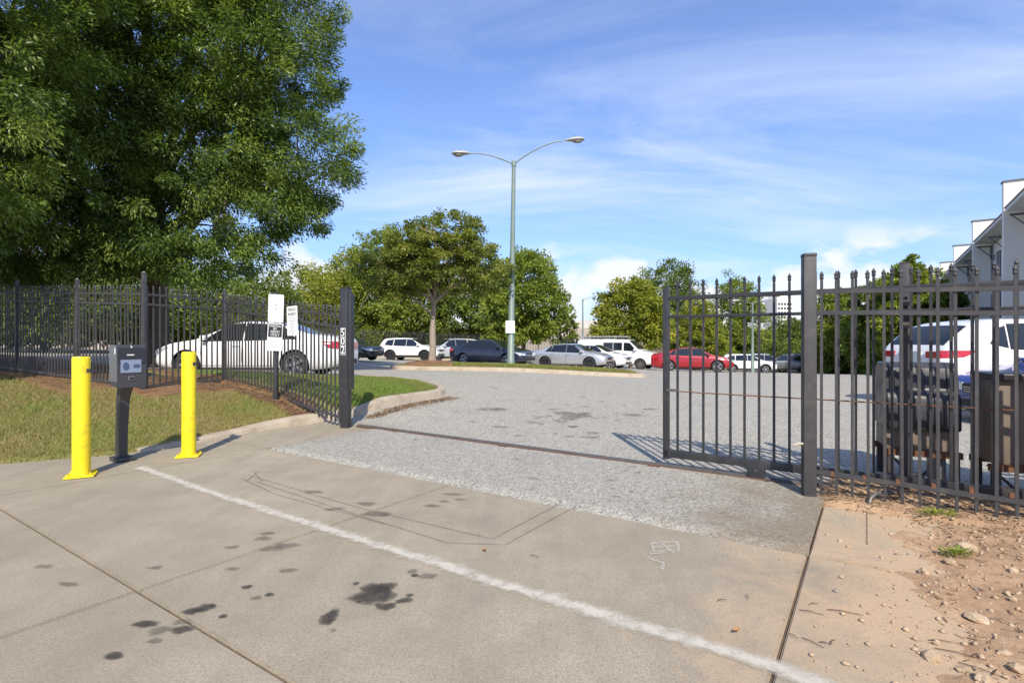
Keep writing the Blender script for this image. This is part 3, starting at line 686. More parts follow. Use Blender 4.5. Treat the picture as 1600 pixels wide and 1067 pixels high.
for k, wd in enumerate(('PARKING', 'BY', 'PERMIT', 'ONLY')): text_obj('lettering', wd, .062, M_WHITE, s2, (0, -.0050, .195-.053*k), (R(90), 0, 0), .78 if k in (0, 2) else .9)
bars(s2, (.82, .62, .8, .5, .72), .225, -.045, .034, M_PRINTG)
SP2 = FR(-8.48, 5.66); face2 = FROT+.02; fd2 = Vector((math.sin(face2), -math.cos(face2), 0))
s3 = sign('private_property_sign', 'white private property sign with fine print wired to the fence pickets', SP2+fd2*.025+Vector((0, 0, H(SP2.x, SP2.y)+1.61)), .30, .52, face2, R(-2))
for k, wd in enumerate(('PRIVATE', 'PROPERTY')): text_obj('lettering', wd, .078, M_PRINT, s3, (0, -.0030, .19-.078*k), (R(90), 0, 0), .72 if k == 0 else .62)
bars(s3, (.8, .7, .82, .4, .6, .5, .7, .3, .75, .6), .24, .055, .029, M_PRINTG, th=.008)

# ------------------------------------------------------------------ right-hand post, fence, sliding gate
M_TAN0 = pbr('bare_tan', (.5, .44, .32), .7)
RP = FR(-.47, 5.49)
rp = empty('gate_post', (RP.x, RP.y, -.02), FROT+.35); tag(rp, 'tall faded black gate post with flat cap beside the sliding gate', 'gate post')
MB().box((0, 0, 1.09), (.104, .104, 2.18), bev=.006).build('post', M_BLACK2, rp, 40)
MB().box((0, 0, 2.195), (.112, .112, .034), bev=.01).build('cap', M_BLACK2, rp, 40)
MB().tube([(-.05, -.03, .50), (-.09, -.045, .505), (-.12, -.05, .495), (-.14, -.05, .49)], [.010, .010, .008, .004], 6).build('latch_tongue', M_TAN0, rp)
MB().box((.06, .03, 1.1), (.02, .04, 1.9)).build('guide_channel', M_RUST, rp)
RE = FR(2.6, 5.49)
rf = fence('iron_fence', 'faded black iron picket fence with spear tips on the dirt bank beside the gate', FR(-.42, 5.49), RE, line_z(RP, .0, RE, -.10), 2.03, [(1.848, .036), (1.66, .036), (.235, .036)], .117, posts=(.49, 1.0), post_h=2.2, post_w=.07, gap=.035)
for k in range(9):
    q = FR(-.42+.135+.117*k*2.0, 5.49); 
    MB().box((0, 0, 0), (.0285, .0365, .03+.03*random.random()), rz=FROT).build('rust_spot', M_RUST, rf, loc=(q.x-rf.location.x, q.y-rf.location.y, .235))
# the leaf of the sliding gate, run back behind the fence
G0, G1, GB = -1.92, 4.9, 5.87
g0 = FR(G0, GB)
gate = empty('sliding_gate', (g0.x, g0.y, .03), FROT); tag(gate, 'black iron sliding gate leaf rolled open behind the fence', 'gate')
GL = G1-G0
for x_ in (.03, 3.4, GL): MB().box((x_, 0, 1.02), (.062, .062, 1.90), bev=.005).build('stile', M_BLACK, gate, 40)
for z_, h_ in ((1.845, .045), (1.64, .03)): MB().box((GL/2, 0, z_), (GL, .046, h_), bev=.004).build('rail', M_BLACK, gate, 40)
MB().box((GL/2, 0, .135), (GL, .062, .085), bev=.006).build('bottom_rail', M_BLACK, gate, 40)
MB().tube([(.05, -.03, .83), (.4, -.03, .822), (GL, -.03, .80)], .0065, 6).build('truss_rod', M_RUST, gate, 40)
MB().box((.10, -.03, .835), (.12, .02, .03)).build('rod_bracket', M_STEEL, gate)
pmg = picket_mesh(1.88, .0225); pmg.materials.append(M_BLACK)
x_ = .155
while x_ < GL-.05:
    if abs(x_-3.4) > .05: mesh_obj('picket', pmg, None, gate, (x_, 0, .16))
    x_ += .137
for x_ in (.95, 4.2):
    hs = MB().box((0, 0, .075), (.17, .075, .15), bev=.008).build('wheel_housing', M_BLACK, gate, 40, (x_, 0, -.005))
    MB().lathe([(.012, -.042), (.012, .042)], 10, (0, 0, .075), 'Y').build('axle_bolt', M_STEEL, hs)
# angle-iron track across the drive
tr = empty('gate_track', (FR(-7.0, GB).x, FR(-7.0, GB).y, .02), FROT); tag(tr, 'worn steel gate track laid across the driveway', 'gate track')
L_ = 12.0
MB().prism([(-.045, 0), (-.008, .022), (.008, .022), (.045, 0)], 0, L_, Matrix.Rotation(R(90), 4, 'Z') @ Matrix.Rotation(R(90), 4, 'X')).build('rail_angle', M_STEEL, tr)
MB().box((L_/2, 0, -.004), (L_, .13, .012)).build('base_strip', M_RUST, tr)
for k in range(6): MB().box((.9+2.05*k, -.075, .002), (.14, .05, .012)).build('anchor_tab', M_RUST, tr)
# roller post behind the gate
q = FR(.254, 6.12); r = empty('guide_post', (q.x, q.y, 0), FROT); tag(r, 'black steel roller guide post behind the sliding gate', 'post')
MB().box((0, 0, 1.06), (.078, .078, 2.12), bev=.005).box((0, 0, 2.125), (.085, .085, .012)).build('post', M_BLACK2, r, 40)
for z_ in (1.75, 1.55): MB().box((0, -.07, z_), (.06, .09, .05)).build('roller_bracket', M_STEEL, r)
# two gate operators on steel stands
M_COVER = pbr('operator_cover', (.036, .038, .046), .42, var=.15, scale=3, dirt=(.075, .07, .068), dscale=3, damt=.5)
M_TAN = pbr('operator_tan', (.19, .15, .115), .6, var=.12, scale=3, dirt=(.26, .19, .12), dscale=3, damt=.6)
def operator(a, b, label, w_, dp, mat_top, mat_low, ztop, ztan, zbot, step):
    q = FR(a, b); r = empty('gate_operator', (q.x, q.y, 0), FROT+.18); tag(r, label, 'gate operator')
    h = ztop-ztan
    if step:
        prof = [(-dp/2, ztan), (-dp/2-.01, ztan+h*.05), (-dp/2-.005, ztan+h*.46), (-dp/2+.02, ztan+h*.54), (-dp/2+.07, ztan+h*.60), (-dp/2+.075, ztan+h*.80), (-dp/2+.10, ztan+h*.92), (-dp/2+.17, ztan+h), (dp/2-.08, ztan+h), (dp/2, ztan+h*.9), (dp/2, ztan)]
    else:
        prof = [(-dp/2-.01, ztan), (-dp/2-.01, ztop-.01), (-dp/2, ztop), (dp/2, ztop), (dp/2+.01, ztop-.01), (dp/2+.01, ztan)]
    Mx = Matrix.Translation((-w_/2, 0, 0)) @ Matrix.Rotation(R(90), 4, 'Z') @ Matrix.Rotation(R(90), 4, 'X')
    o = MB().prism([(y, z) for y, z in prof], 0, w_, Mx).build('cover', mat_top, r, 30)
    bv = o.modifiers.new('b', 'BEVEL'); bv.width = .018; bv.segments = 3; bv.limit_method = 'ANGLE'; bv.angle_limit = R(40)
    if step:
        for k in range(5):
            cx_ = -w_/2+.07+k*(w_-.14)/4; rb = MB()
            rb.prism([(y-.014, z) for y, z in prof[:8]]+[(y+.02, z-.01) for y, z in prof[7::-1]], cx_-.030, cx_+.030, Matrix.Rotation(R(90), 4, 'Z') @ Matrix.Rotation(R(90), 4, 'X'))
            q_ = rb.build('rib', mat_top, r, 40); b2 = q_.modifiers.new('b', 'BEVEL'); b2.width = .008; b2.segments = 2
    MB().box((0, .02, (ztan+zbot)/2), (w_*.97, dp*.92, ztan-zbot), bev=.012).build('case', mat_low, r, 40)
    MB().box((0, -dp*.5+.03, zbot-.03), (w_*1.04, .05, .06)).box((0, dp*.5-.03, zbot-.03), (w_*1.04, .05, .06)).build('frame', M_RUST, r)
    for sx in (-1, 1):
        for sy in (-1, 1):
            MB().box((sx*(w_/2-.04), sy*(dp/2-.04), (zbot-.06)/2), (.06, .06, zbot-.06)).build('leg', M_BLACK2, r)
        MB().tube([(sx*(w_/2-.05), 0, zbot-.05), (sx*.05, .0, .05)], .012, 6).build('brace', M_BLACK2, r)
    return r
g1 = operator(.37, 6.75, 'dark grey stepped gate operator cover on a rusty stand behind the fence', .60, .5, M_COVER, M_TAN, 1.19, .54, .34, True)
MB().box((.14, -.1, .16), (.13, .12, .22), bev=.01).build('junction_box', M_TERMS, g1, 40)
MB().tube([(-.05, -.1, .3), (-.12, -.14, .12), (.02, -.16, .05), (.14, -.12, .1)], .012, 6).build('cable', M_DARKP, g1, 40)
operator(1.14, 6.55, 'tan gate operator box with flat black lid beside the stepped one', .62, .5, M_DARKP, M_TAN, 1.12, 1.06, .32, False)
# bent conduit stub
p = px(1357, 795); pts = [(p.x, p.y, -.02), (p.x, p.y, .03), (p.x+.03, p.y+.02, .085), (p.x+.09, p.y+.05, .115), (p.x+.2, p.y+.09, .12), (p.x+.36, p.y+.15, .09), (p.x+.48, p.y+.20, .0)]
tag(MB().tube(pts, .017, 8).build('conduit', M_STEEL, None, 40), 'bent grey conduit pipe rising from the slab beside the fence', 'pipe')

# ------------------------------------------------------------------ bollards and payment terminal
def bollard(x, y, label, h, rz):
    p = px(x, y); r = empty('bollard', (p.x, p.y, .004), rz); tag(r, label, 'bollard', 'yellow bollards beside the payment terminal')
    MB().lathe([(.079, .012), (.079, h-.025), (.076, h-.008), (.069, h)], 28).build('sleeve', M_YEL, r, 40)
    MB().lathe([(.069, h-.004), (.066, h+.006), (.02, h+.009), (.001, h+.009)], 28).build('cap', M_DARKP, r, 40)
    MB().box((0, 0, .008), (.25, .25, .016), bev=.004).build('base_plate', M_YEL, r, 40)
    for sx in (-1, 1):
        for sy in (-1, 1): MB().lathe([(.016, .016), (.016, .03), (.008, .03), (.008, .042), (.001, .043)], 6, (sx*.098, sy*.098, 0)).build('anchor_bolt', M_YEL, r)
    MB().box((.070, -.045, h-.145), (.035, .03, .035)).build('slot_cover', M_DARKP, r)
    return r
bollard(127, 743, 'yellow bollard standing on the slab in front of the payment terminal', 1.24, .5)
bollard(295, 712, 'yellow bollard standing between the payment terminal and the driveway line', 1.27, .35)
p = px(192, 719); tm = empty('payment_terminal', (p.x, p.y, .004), math.atan2(.85, .52)-R(90)+R(0)); tag(tm, 'black parking payment terminal on a tapered pedestal', 'terminal')
tm.scale = (.70, .80, .99); tm.rotation_euler = (0, 0, R(54))          # local -Y looks toward the lane
MB().box((0, .02, .022), (.27, .30, .044), bev=.008).build('base_plate', M_TERM, tm, 40)
def loftbox(secs):
    mb = MB(); vs = []; fs = []
    for (cx_, cy_, z, wx, wy) in secs: vs += [(cx_-wx, cy_-wy, z), (cx_+wx, cy_-wy, z), (cx_+wx, cy_+wy, z), (cx_-wx, cy_+wy, z)]
    for i in range(len(secs)-1):
        for k in range(4): fs.append((i*4+k, i*4+(k+1) % 4, i*4+4+(k+1) % 4, i*4+4+k))
    fs += [(3, 2, 1, 0), tuple(len(vs)-4+k for k in range(4))]
    return mb.add(vs, fs)
loftbox([(0, .06, .04, .060, .085), (0, .045, .35, .062, .078), (0, .0, .72, .070, .078), (0, -.10, .88, .085, .085), (0, -.18, .98, .12, .10)]).build('pedestal', M_TERM, tm, 20)
_before = set(tm.children)
bx = MB().prism([(-.15, .88), (.13, .90), (.13, 1.37), (-.10, 1.37), (-.125, 1.35), (-.15, 1.12)], -.205, .205, Matrix.Rotation(R(90), 4, 'Z') @ Matrix.Rotation(R(90), 4, 'X')).build('cabinet', M_TERM, tm)
MB().prism([(-.152, .95), (.132, .95), (.132, 1.372), (-.10, 1.372), (-.127, 1.352), (-.152, 1.12)], -.212, -.2055, Matrix.Rotation(R(90), 4, 'Z') @ Matrix.Rotation(R(90), 4, 'X')).build('side_panel', M_TERMS, tm)
MB().box((.0, -.137, 1.245), (.36, .03, .18), mat=Matrix.Rotation(R(-6), 4, 'X')).build('upper_panel', M_DARKP, tm)
sc_ = MB().box((-.015, -.158, 1.125), (.29, .008, .15)).build('instruction_label', M_LABEL, tm)
MB().lathe([(.045, 0), (.045, .003)], 20, (-.085, -.1655, 1.125), 'Y').build('print_disc', M_LABELD, sc_)
MB().box((.065, -.1635, 1.125), (.09, .003, .04)).build('print_block', M_LABELD, sc_)
MB().box((-.02, -.153, 1.255), (.10, .004, .012)).build('print_stripe', M_WHITE, tm)
fr_ = MB().box((-.01, -.156, .985), (.085, .012, .05), bev=.004).build('card_slot', M_TERMS, tm, 40); MB().box((-.01, -.163, .985), (.06, .004, .028)).build('slot', M_PRINT, fr_)
MB().lathe([(.012, 0), (.012, .004)], 12, (.0, -.135, 1.345), 'Y').build('camera_eye', M_WHITE, tm)
MB().box((-.2135, -.09, 1.30), (.003, .03, .07)).build('serial_tag', M_WHITE, tm)
MB().prism([(.205, -.10), (.39, -.06), (.36, .10), (.205, .10)], .995, 1.03).build('tray', M_TERM, tm)
MB().box((-.115, .0, .905), (.05, .05, .07), bev=.012).build('push_button', M_RED, tm, 40)

for ch_ in tm.children:
    if ch_ not in _before: ch_.location.y -= .19
# ------------------------------------------------------------------ street lamps
def street_lamp(x, y, z, h, label, rz=0.0, group=None, s=1.0, arms=((-1, 1.95, .28), (1, 2.3, .98)), m=None):
    m = m or M_POLE; r = empty('street_lamp', (x, y, z), rz); tag(r, label, 'street lamp', group)
    MB().lathe([(.17*s, -.1), (.17*s, .3), (.155*s, .32), (.105*s, h*.6), (.082*s, h), (.06*s, h+.01)], 18).build('pole', m, r, 40)
    MB().lathe([(.085*s, h-.25), (.105*s, h-.24), (.105*s, h-.03), (.085*s, h-.02)], 14).build('collar', m, r, 40)
    for sg, ln, up in arms:
        pts = []
        for k in range(9):
            f = k/8; rise = up*(math.sin(f*math.pi*.5)**.9) if up > .5 else up*math.sin(f*math.pi*.62)*1.35
            pts.append((sg*ln*f*s, -.25*f*s, h-.14+rise*s))
        ar = MB().tube(pts, [.034*s-.010*s*k/8 for k in range(9)], 8).build('arm', m, r, 40)
        e = Vector(pts[-1]); d = (e-Vector(pts[-2])).normalized(); tl = math.atan2(d.z, abs(d.x))
        hd = MB(); N_ = 11; vs = []; fs = []
        for k in range(N_):
            f = k/(N_-1); wd = .035+.145*math.sin(math.pi*min(1, f*.78+.02))**.8; tp = .03+.10*math.sin(math.pi*(f*.86+.05)); bt = -.02-.035*math.sin(math.pi*(f*.9+.05))
            if k == N_-1: wd *= .45; tp *= .5
            for q in range(12):
                an = 2*math.pi*q/12; cz = math.sin(an); vs.append((f*.80, wd*math.cos(an), (tp if cz > 0 else -bt)*cz))
        for k in range(N_-1):
            for q in range(12): fs.append((k*12+q, k*12+(q+1) % 12, k*12+12+(q+1) % 12, k*12+12+q))
        fs += [tuple(range(11, -1, -1)), tuple((N_-1)*12+q for q in range(12))]
        tl = max(-.12, min(.30, tl*.6))
        rot = (0, -tl, 0 if sg > 0 else math.pi)
        ho = hd.add(vs, fs).build('lamp_head', M_LAMPH, ar, 50, e-Vector((sg*.05*s, 0, 0)), (0, -tl, -.1 if sg > 0 else math.pi+.1)); ho.scale = (s, s, s)
        MB().lathe([(.001, -.115), (.07, -.11), (.118, -.08), (.135, -.03), (.12, .0)], 16).build('lens', M_LAMPG, ho, 50, (.50, 0, -.02)).scale = (1.6, .95, 1.0)
        MB().lathe([(.03, .0), (.03, .05), (.001, .055)], 8, (.42, 0, .115)).build('photocell', M_TERM, ho)
    return r
LPX, LPY = -.06, 23.4
lp = street_lamp(LPX, LPY, H(LPX, LPY)+.12, 9.02, 'tall grey green double arm street lamp rising from the median grass')
lp.rotation_euler = (0, R(.9), 0)
s4 = sign('notice_sign', 'small white notice sign strapped to the tall double arm lamp post', (LPX-.02, LPY-.19, H(LPX, LPY)+1.86), .40, .54, .05)
bars(s4, (.7, .5), .3, .19, .05, M_PRINTG, th=.018); MB().box((-.05, -.003, .02), (.05, .0014, .05)).build('symbol', M_PRINT, s4)
MB().box((0, .17, .12), (.30, .34, .02)).box((0, .17, -.12), (.30, .34, .02)).build('strap', M_STEEL, s4)
street_lamp(6.9, 52.0, H(6.9, 52)-.1, 6.5, 'slender single arm street lamp beyond the white van', group='far lamps', s=.7, arms=((1, 2.0, .55),))
street_lamp(18.5, 41, H(18.5, 41), 5.4, 'grey street lamp seen through the open sliding gate', s=.8, arms=((-1, 1.4, .3), (1, 1.8, .8)))
# ------------------------------------------------------------------ cars
def paint(name, col, metal=0.0, rough=.28):
    m, t, out = newmat(name)
    oc = t.node('TexCoord').outputs['Object']
    n = t.noise(oc, 1.3, 4, .6)
    c = t.mix(t.ramp(n, [(.4, 0.0), (.8, .14)]), col, tuple(x*.6+.06 for x in col))
    p = t.node('BsdfPrincipled', i_Base_Color=c, i_Metallic=metal, i_Roughness=rough)
    p.inputs['Coat Weight'].default_value = .8; p.inputs['Coat Roughness'].default_value = .05
    t.l.new(p.outputs[0], out.inputs[0]); return m
M_GLASS = pbr('car_glass', (.012, .015, .018), .06, var=.2, spec=.7)
M_TYRE = pbr('tyre', (.022, .022, .022), .85, var=.2)
M_RIM = pbr('alloy_rim', (.42, .43, .45), .3, .75, var=.1)
M_RIMD = pbr('dark_rim', (.06, .06, .065), .35, .5, var=.1)
M_TRIM = pbr('black_trim', (.018, .018, .02), .55, var=.2)
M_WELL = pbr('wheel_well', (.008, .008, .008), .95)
M_HEAD = pbr('headlight', (.55, .58, .62), .08, .3, var=.15, coat=1.0)
M_TAIL = pbr('taillight', (.42, .012, .012), .12, var=.2, coat=1.0)
M_AMBER = pbr('amber_lens', (.55, .20, .02), .15)
M_CHROME = pbr('chrome', (.62, .63, .65), .14, .95, var=.05)
M_PLATE = pbr('number_plate', (.66, .68, .66), .4)
P_WHITE = paint('paint_white', (.78, .78, .77)); P_SILV = paint('paint_silver', (.50, .51, .52), .55, .32); P_NAVY = paint('paint_navy', (.018, .022, .040), .2, .22)
P_RED = paint('paint_red', (.36, .012, .018), .2, .24); P_BLUE = paint('paint_blue', (.015, .035, .24), .2, .24); P_BLK = paint('paint_black', (.014, .014, .016), .1, .22)
P_GREY = paint('paint_grey', (.12, .125, .13), .4, .3); P_PALE = paint('paint_pale_silver', (.62, .63, .64), .45, .32)

def prof(pts, L):
    xs = np.array([p[0] for p in pts]); zs = np.array([p[1] for p in pts])
    g = np.linspace(xs[0], xs[-1], 700); v = np.interp(g, xs, zs); sg = .045/(g[1]-g[0]); k = np.arange(-int(3*sg), int(3*sg)+1); wk = np.exp(-.5*(k/sg)**2); wk /= wk.sum()
    vp = np.concatenate([np.full(len(k)//2, v[0])+(v[0]-v[1])*np.arange(len(k)//2, 0, -1), v, np.full(len(k)//2, v[-1])+(v[-1]-v[-2])*np.arange(1, len(k)//2+1)])
    v = np.convolve(vp, wk, 'valid'); return lambda x: np.interp(x, g, v)
SEDAN = dict(L=4.80, W=1.84, H=1.46, wb=2.80, fo=.92, wr=.335, zb=.20,
    top=[(-2.40, .96), (-2.30, 1.06), (-1.78, 1.115), (-1.66, 1.13), (-.82, 1.405), (-.45, 1.45), (.05, 1.46), (.30, 1.44), (1.22, 1.02), (1.32, .985), (1.9, .90), (2.22, .80), (2.40, .64)],
    sh=[(-2.40, .90), (-1.6, .965), (-.6, .945), (.9, .90), (1.4, .87), (2.1, .74), (2.40, .58)],
    win=[((-1.35, 1.0), (-.98, 1.0), (-.93, 1.325), (-1.02, 1.29)), ((-.94, .99), (-.02, .965), (-.02, 1.385), (-.83, 1.345)), ((.05, .965), (1.10, .945), (.42, 1.355), (.05, 1.385))],
    doors=[(-.98, .01), (.03, 1.12)], ws=(.36, 1.20), rg=(-1.64, -.86), tail=(.74, .93, .42), head=(.60, .76, .46))
SUV = dict(L=4.55, W=1.84, H=1.66, wb=2.66, fo=.92, wr=.355, zb=.26,
    top=[(-2.275, 1.02), (-2.2, 1.12), (-2.06, 1.36), (-1.86, 1.60), (-1.3, 1.655), (-.3, 1.66), (.25, 1.62), (1.12, 1.14), (1.22, 1.10), (1.8, 1.03), (2.12, .94), (2.275, .76)],
    sh=[(-2.275, .96), (-1.5, 1.06), (-.3, 1.03), (.9, 1.0), (1.4, .98), (2.0, .88), (2.275, .70)],
    win=[((-1.80, 1.16), (-1.15, 1.10), (-1.10, 1.52), (-1.55, 1.48)), ((-1.05, 1.10), (-.12, 1.07), (-.12, 1.555), (-1.0, 1.53)), ((-.05, 1.07), (.98, 1.06), (.36, 1.51), (-.05, 1.555))],
    doors=[(-1.05, -.09), (-.07, 1.02)], ws=(.31, 1.10), rg=(-2.17, -1.93), tail=(.86, 1.06, .36), head=(.74, .88, .50), suv=True)
VAN = dict(L=5.70, W=2.0, H=2.08, wb=3.43, fo=.98, wr=.36, zb=.30,
    top=[(-2.85, 1.86), (-2.80, 2.00), (-2.6, 2.06), (-.5, 2.08), (.85, 2.04), (1.05, 1.97), (1.72, 1.36), (1.85, 1.30), (2.5, 1.16), (2.74, 1.06), (2.85, .86)],
    sh=[(-2.85, 1.18), (-1, 1.20), (1.5, 1.18), (2.2, 1.04), (2.85, .82)],
    win=[((-.75, 1.30), (-.10, 1.30), (-.10, 1.80), (-.75, 1.80)), ((-.02, 1.30), (.56, 1.30), (.56, 1.80), (-.02, 1.80)), ((.72, 1.28), (1.62, 1.24), (1.10, 1.78), (.72, 1.80))],
    doors=[(-.82, .62), (.66, 1.74)], ws=(1.06, 1.72), rg=(-2.84, -2.80), tail=(.9, 1.25, .12), head=(.80, .98, .30), Wr=.82)
def variant(base, sx=1.0, sz=1.0, **kw):
    d = dict(base); f = lambda P: [(p[0]*sx, p[1]*sz) for p in P]
    d['L'] = base['L']*sx; d['H'] = base['H']*sz; d['wb'] = base['wb']*sx; d['fo'] = base['fo']*sx; d['top'] = f(base['top']); d['sh'] = f(base['sh'])
    d['win'] = [tuple((p[0]*sx, p[1]*sz) for p in w_) for w_ in base['win']]; d['doors'] = [(a*sx, b*sx) for a, b in base['doors']]
    d['ws'] = tuple(v*sx for v in base['ws']); d['rg'] = tuple(v*sx for v in base['rg'])
    d['tail'] = (base['tail'][0]*sz, base['tail'][1]*sz, base['tail'][2]); d['head'] = (base['head'][0]*sz, base['head'][1]*sz, base['head'][2]); d.update(kw); return d
class Shape:
    def __init__(s, d):
        s.d = d; s.L = d['L']; s.W = d['W']/2; s.top = prof(d['top'], s.L); s.sh = prof(d['sh'], s.L); s.Wr = s.W*d.get('Wr', .72)
    def sec(s, x):
        L2 = s.L/2; W = s.W; de = L2-abs(x)
        tp = max(0, 1-de/.75); W = W*(1-.16*tp**2.2)
        zt = float(s.top(x)); zs = min(float(s.sh(x)), zt-.025); zb = s.d['zb']+.10*max(0, 1-de/.9)**2
        P = [(0, zb), (W*.80, zb), (W*.90, zb+.012)]
        for r_, f in ((.10, .955), (.25, .99), (.42, 1.0), (.58, 1.0), (.68, .990), (.82, .985), (.93, .968), (1.0, .935)): P.append((W*f, zb+(zs-zb)*r_))
        Hm = s.d['H']; y0 = W*.925; y1 = s.Wr*(W/s.W)
        yz = lambda z: y0+(y1-y0)*((z-zs)/(Hm-zs))**1.15 if z > zs else y0
        ze = zs+max(0.004, (zt-zs)*.86)
        for k in range(1, 6): z = zs+(ze-zs)*k/5; P.append((yz(z), z))
        ye = yz(ze)
        for fy, fz in ((.965, .40), (.90, .66), (.78, .83), (.55, .95), (.28, .99), (0, 1.0)): P.append((ye*fy, ze+(zt-ze)*fz))
        k = max(0, 1-de/.13)
        if k > 0:
            cz = (zb+zs)*.5
            P = [(y*(1-.07*k*k), z+(cz-z)*(.10*k*k)) for y, z in P]
        return P
    def side(s, x, z):
        P = s.sec(x); i = 2; ys = [p[0] for p in P[2:16]]; zs = [p[1] for p in P[2:16]]
        return float(np.interp(z, zs, ys))
    def topz(s, x, f):
        """point on the upper skin at the fraction f of the roof edge"""
        P = s.sec(x)[15:]; ye = P[0][0]; y = abs(f)*ye
        ys = [p[0] for p in P][::-1]; zs = [p[1] for p in P][::-1]
        return f*ye, float(np.interp(y, ys, zs))
SHARED = {}
def wheel_mesh(wr, style):
    key = ('w', round(wr, 3), style)
    if key in SHARED: return SHARED[key]
    ww = .105; ri = wr*.72
    ty = MB().lathe([(ri, -ww), (wr*.93, -ww*1.0), (wr*.985, -ww*.8), (wr, -ww*.5), (wr, ww*.5), (wr*.985, ww*.8), (wr*.93, ww), (ri, ww)], 36, axis='Y', cap=False).mesh('tyre', 50); ty.materials.append(M_TYRE)
    rm = MB(); rm.lathe([(ri+.004, -ww*.9), (ri+.004, ww*.92), (ri-.02, ww*.96), (ri-.03, ww*.7), (ri-.035, -ww*.5)], 36, axis='Y', cap=False)
    n = {'five': 5, 'ten': 10, 'van': 8}[style]
    for k in range(n):
        q = 2*math.pi*k/n
        offs = (-.12, .12) if style == 'five' else (0,)
        for o in offs:
            c, s_ = math.cos(q+o), math.sin(q+o); c0, s0 = math.cos(q), math.sin(q); hw = .020 if style == 'five' else .016
            if style == 'van': hw = .05
            r0, r1 = .05, ri-.012
            nx, nz = -s_, c
            p0 = (c0*r0, s0*r0); p1 = (c*r1, s_*r1)
            vs = []
            for (bx_, bz_), yy in ((p0, ww*.80), (p1, ww*.86)):
                for sg in (-1, 1):
                    for dy in (-.03, 0): vs.append((bx_+nx*hw*sg, yy+dy, bz_+nz*hw*sg))
            rm.add(vs, [(0, 1, 3, 2), (4, 6, 7, 5), (1, 5, 7, 3), (0, 2, 6, 4), (0, 4, 5, 1), (2, 3, 7, 6)])
    rm.lathe([(.062, ww*.6), (.062, ww*.84), (.045, ww*.9), (.001, ww*.91)], 14, axis='Y')
    rme = rm.mesh('rim', 40)
    bk = MB().lathe([(.001, ww*.30), (ri-.02, ww*.30)], 30, axis='Y', cap=False).mesh('brake_disc'); bk.materials.append(M_TRIM)
    SHARED[key] = (ty, rme, bk); return SHARED[key]
def body_mesh(key, sh, dark):
    d = sh.d; L2 = d['L']/2
    xs = sorted(set(list(np.round(np.linspace(-L2+.16, L2-.16, 60), 4))+[-L2, -L2+.012, -L2+.035, -L2+.07, -L2+.11, L2-.11, L2-.07, L2-.035, L2-.012, L2]))
    vs = []; fs = []; n = None
    for x in xs:
        P = sh.sec(x); ring = [(x, y, z) for y, z in P]+[(x, -y, z) for y, z in P[-2:0:-1]]
        n = len(ring); vs += ring
    for i in range(len(xs)-1):
        for k in range(n): fs.append((i*n+k, (i+1)*n+k, (i+1)*n+(k+1) % n, i*n+(k+1) % n))
    fs += [tuple(range(n)), tuple((len(xs)-1)*n+k for k in range(n-1, -1, -1))]
    me = bpy.data.meshes.new('body'); me.from_pydata(vs, [], fs); me.update()
    bm = bmesh.new(); bm.from_mesh(me); bmesh.ops.recalc_face_normals(bm, faces=bm.faces); bm.to_mesh(me); bm.free()
    me.materials.append(P_WHITE)
    ob = bpy.data.objects.new('tmp', me); C.objects.link(ob)
    cut = MB(); xf = L2-d['fo']; R_ = d['wr']+.05
    for x in (xf, xf-d['wb']):
        for sg in (-1, 1): cut.lathe([(R_, -.20), (R_, .20)], 40, (x, sg*(sh.W-.06), d['wr']+.012), 'Y')
    cm = cut.mesh('cut'); bm = bmesh.new(); bm.from_mesh(cm); bmesh.ops.recalc_face_normals(bm, faces=bm.faces); bm.to_mesh(cm); bm.free()
    cm.materials.append(M_WELL); co = bpy.data.objects.new('tmpc', cm); C.objects.link(co)
    md = ob.modifiers.new('b', 'BOOLEAN'); md.object = co; md.operation = 'DIFFERENCE'; md.solver = 'EXACT'; md.material_mode = 'TRANSFER'
    dg = bpy.context.evaluated_depsgraph_get(); r = bpy.data.meshes.new_from_object(ob.evaluated_get(dg))
    bpy.data.objects.remove(ob); bpy.data.objects.remove(co); smooth(r, 38); r.name = 'body'
    return r
def side_quad(sh, q, off, sg, nx=10, nz=6):
    (x0, z0), (x1, z1), (x2, z2), (x3, z3) = q; vs = []; fs = []
    for i in range(nx+1):
        u = i/nx
        for j in range(nz+1):
            v = j/nz; x = (x0*(1-u)+x1*u)*(1-v)+(x3*(1-u)+x2*u)*v; z = (z0*(1-u)+z1*u)*(1-v)+(z3*(1-u)+z2*u)*v
            vs.append((x, sg*(sh.side(x, z)+off), z))
    for i in range(nx):
        for j in range(nz):
            a = i*(nz+1)+j; f = (a, a+nz+1, a+nz+2, a+1); fs.append(f if sg < 0 else f[::-1])
    return vs, fs
def top_quad(sh, x0, x1, f, off, nx=8, ny=10):
    vs = []; fs = []
    for i in range(nx+1):
        x = x0+(x1-x0)*i/nx
        for j in range(ny+1):
            y, z = sh.topz(x, f*(2*j/ny-1)); vs.append((x, y, z+off))
    for i in range(nx):
        for j in range(ny): a = i*(ny+1)+j; fs.append((a, a+ny+1, a+ny+2, a+1))
    return vs, fs
def end_quad(sh, e, y0, y1, z0, z1, off=.008, nx=8):
    """patch on the nose (e=1) or tail (e=-1); it wraps inwards with the plan of the car"""
    vs = []; x = e*(sh.L/2+off)
    vs = [(x, y0, z0), (x, y1, z0), (x, y1, z1), (x, y0, z1), (x-e*.03, y0, z0), (x-e*.03, y1, z0), (x-e*.03, y1, z1), (x-e*.03, y0, z1)]
    return vs, [(0, 1, 2, 3), (0, 4, 5, 1), (1, 5, 6, 2), (2, 6, 7, 3), (3, 7, 4, 0)]
def repaint(me, m):
    k = me.copy(); k.materials[0] = m; return k
CAR = {}
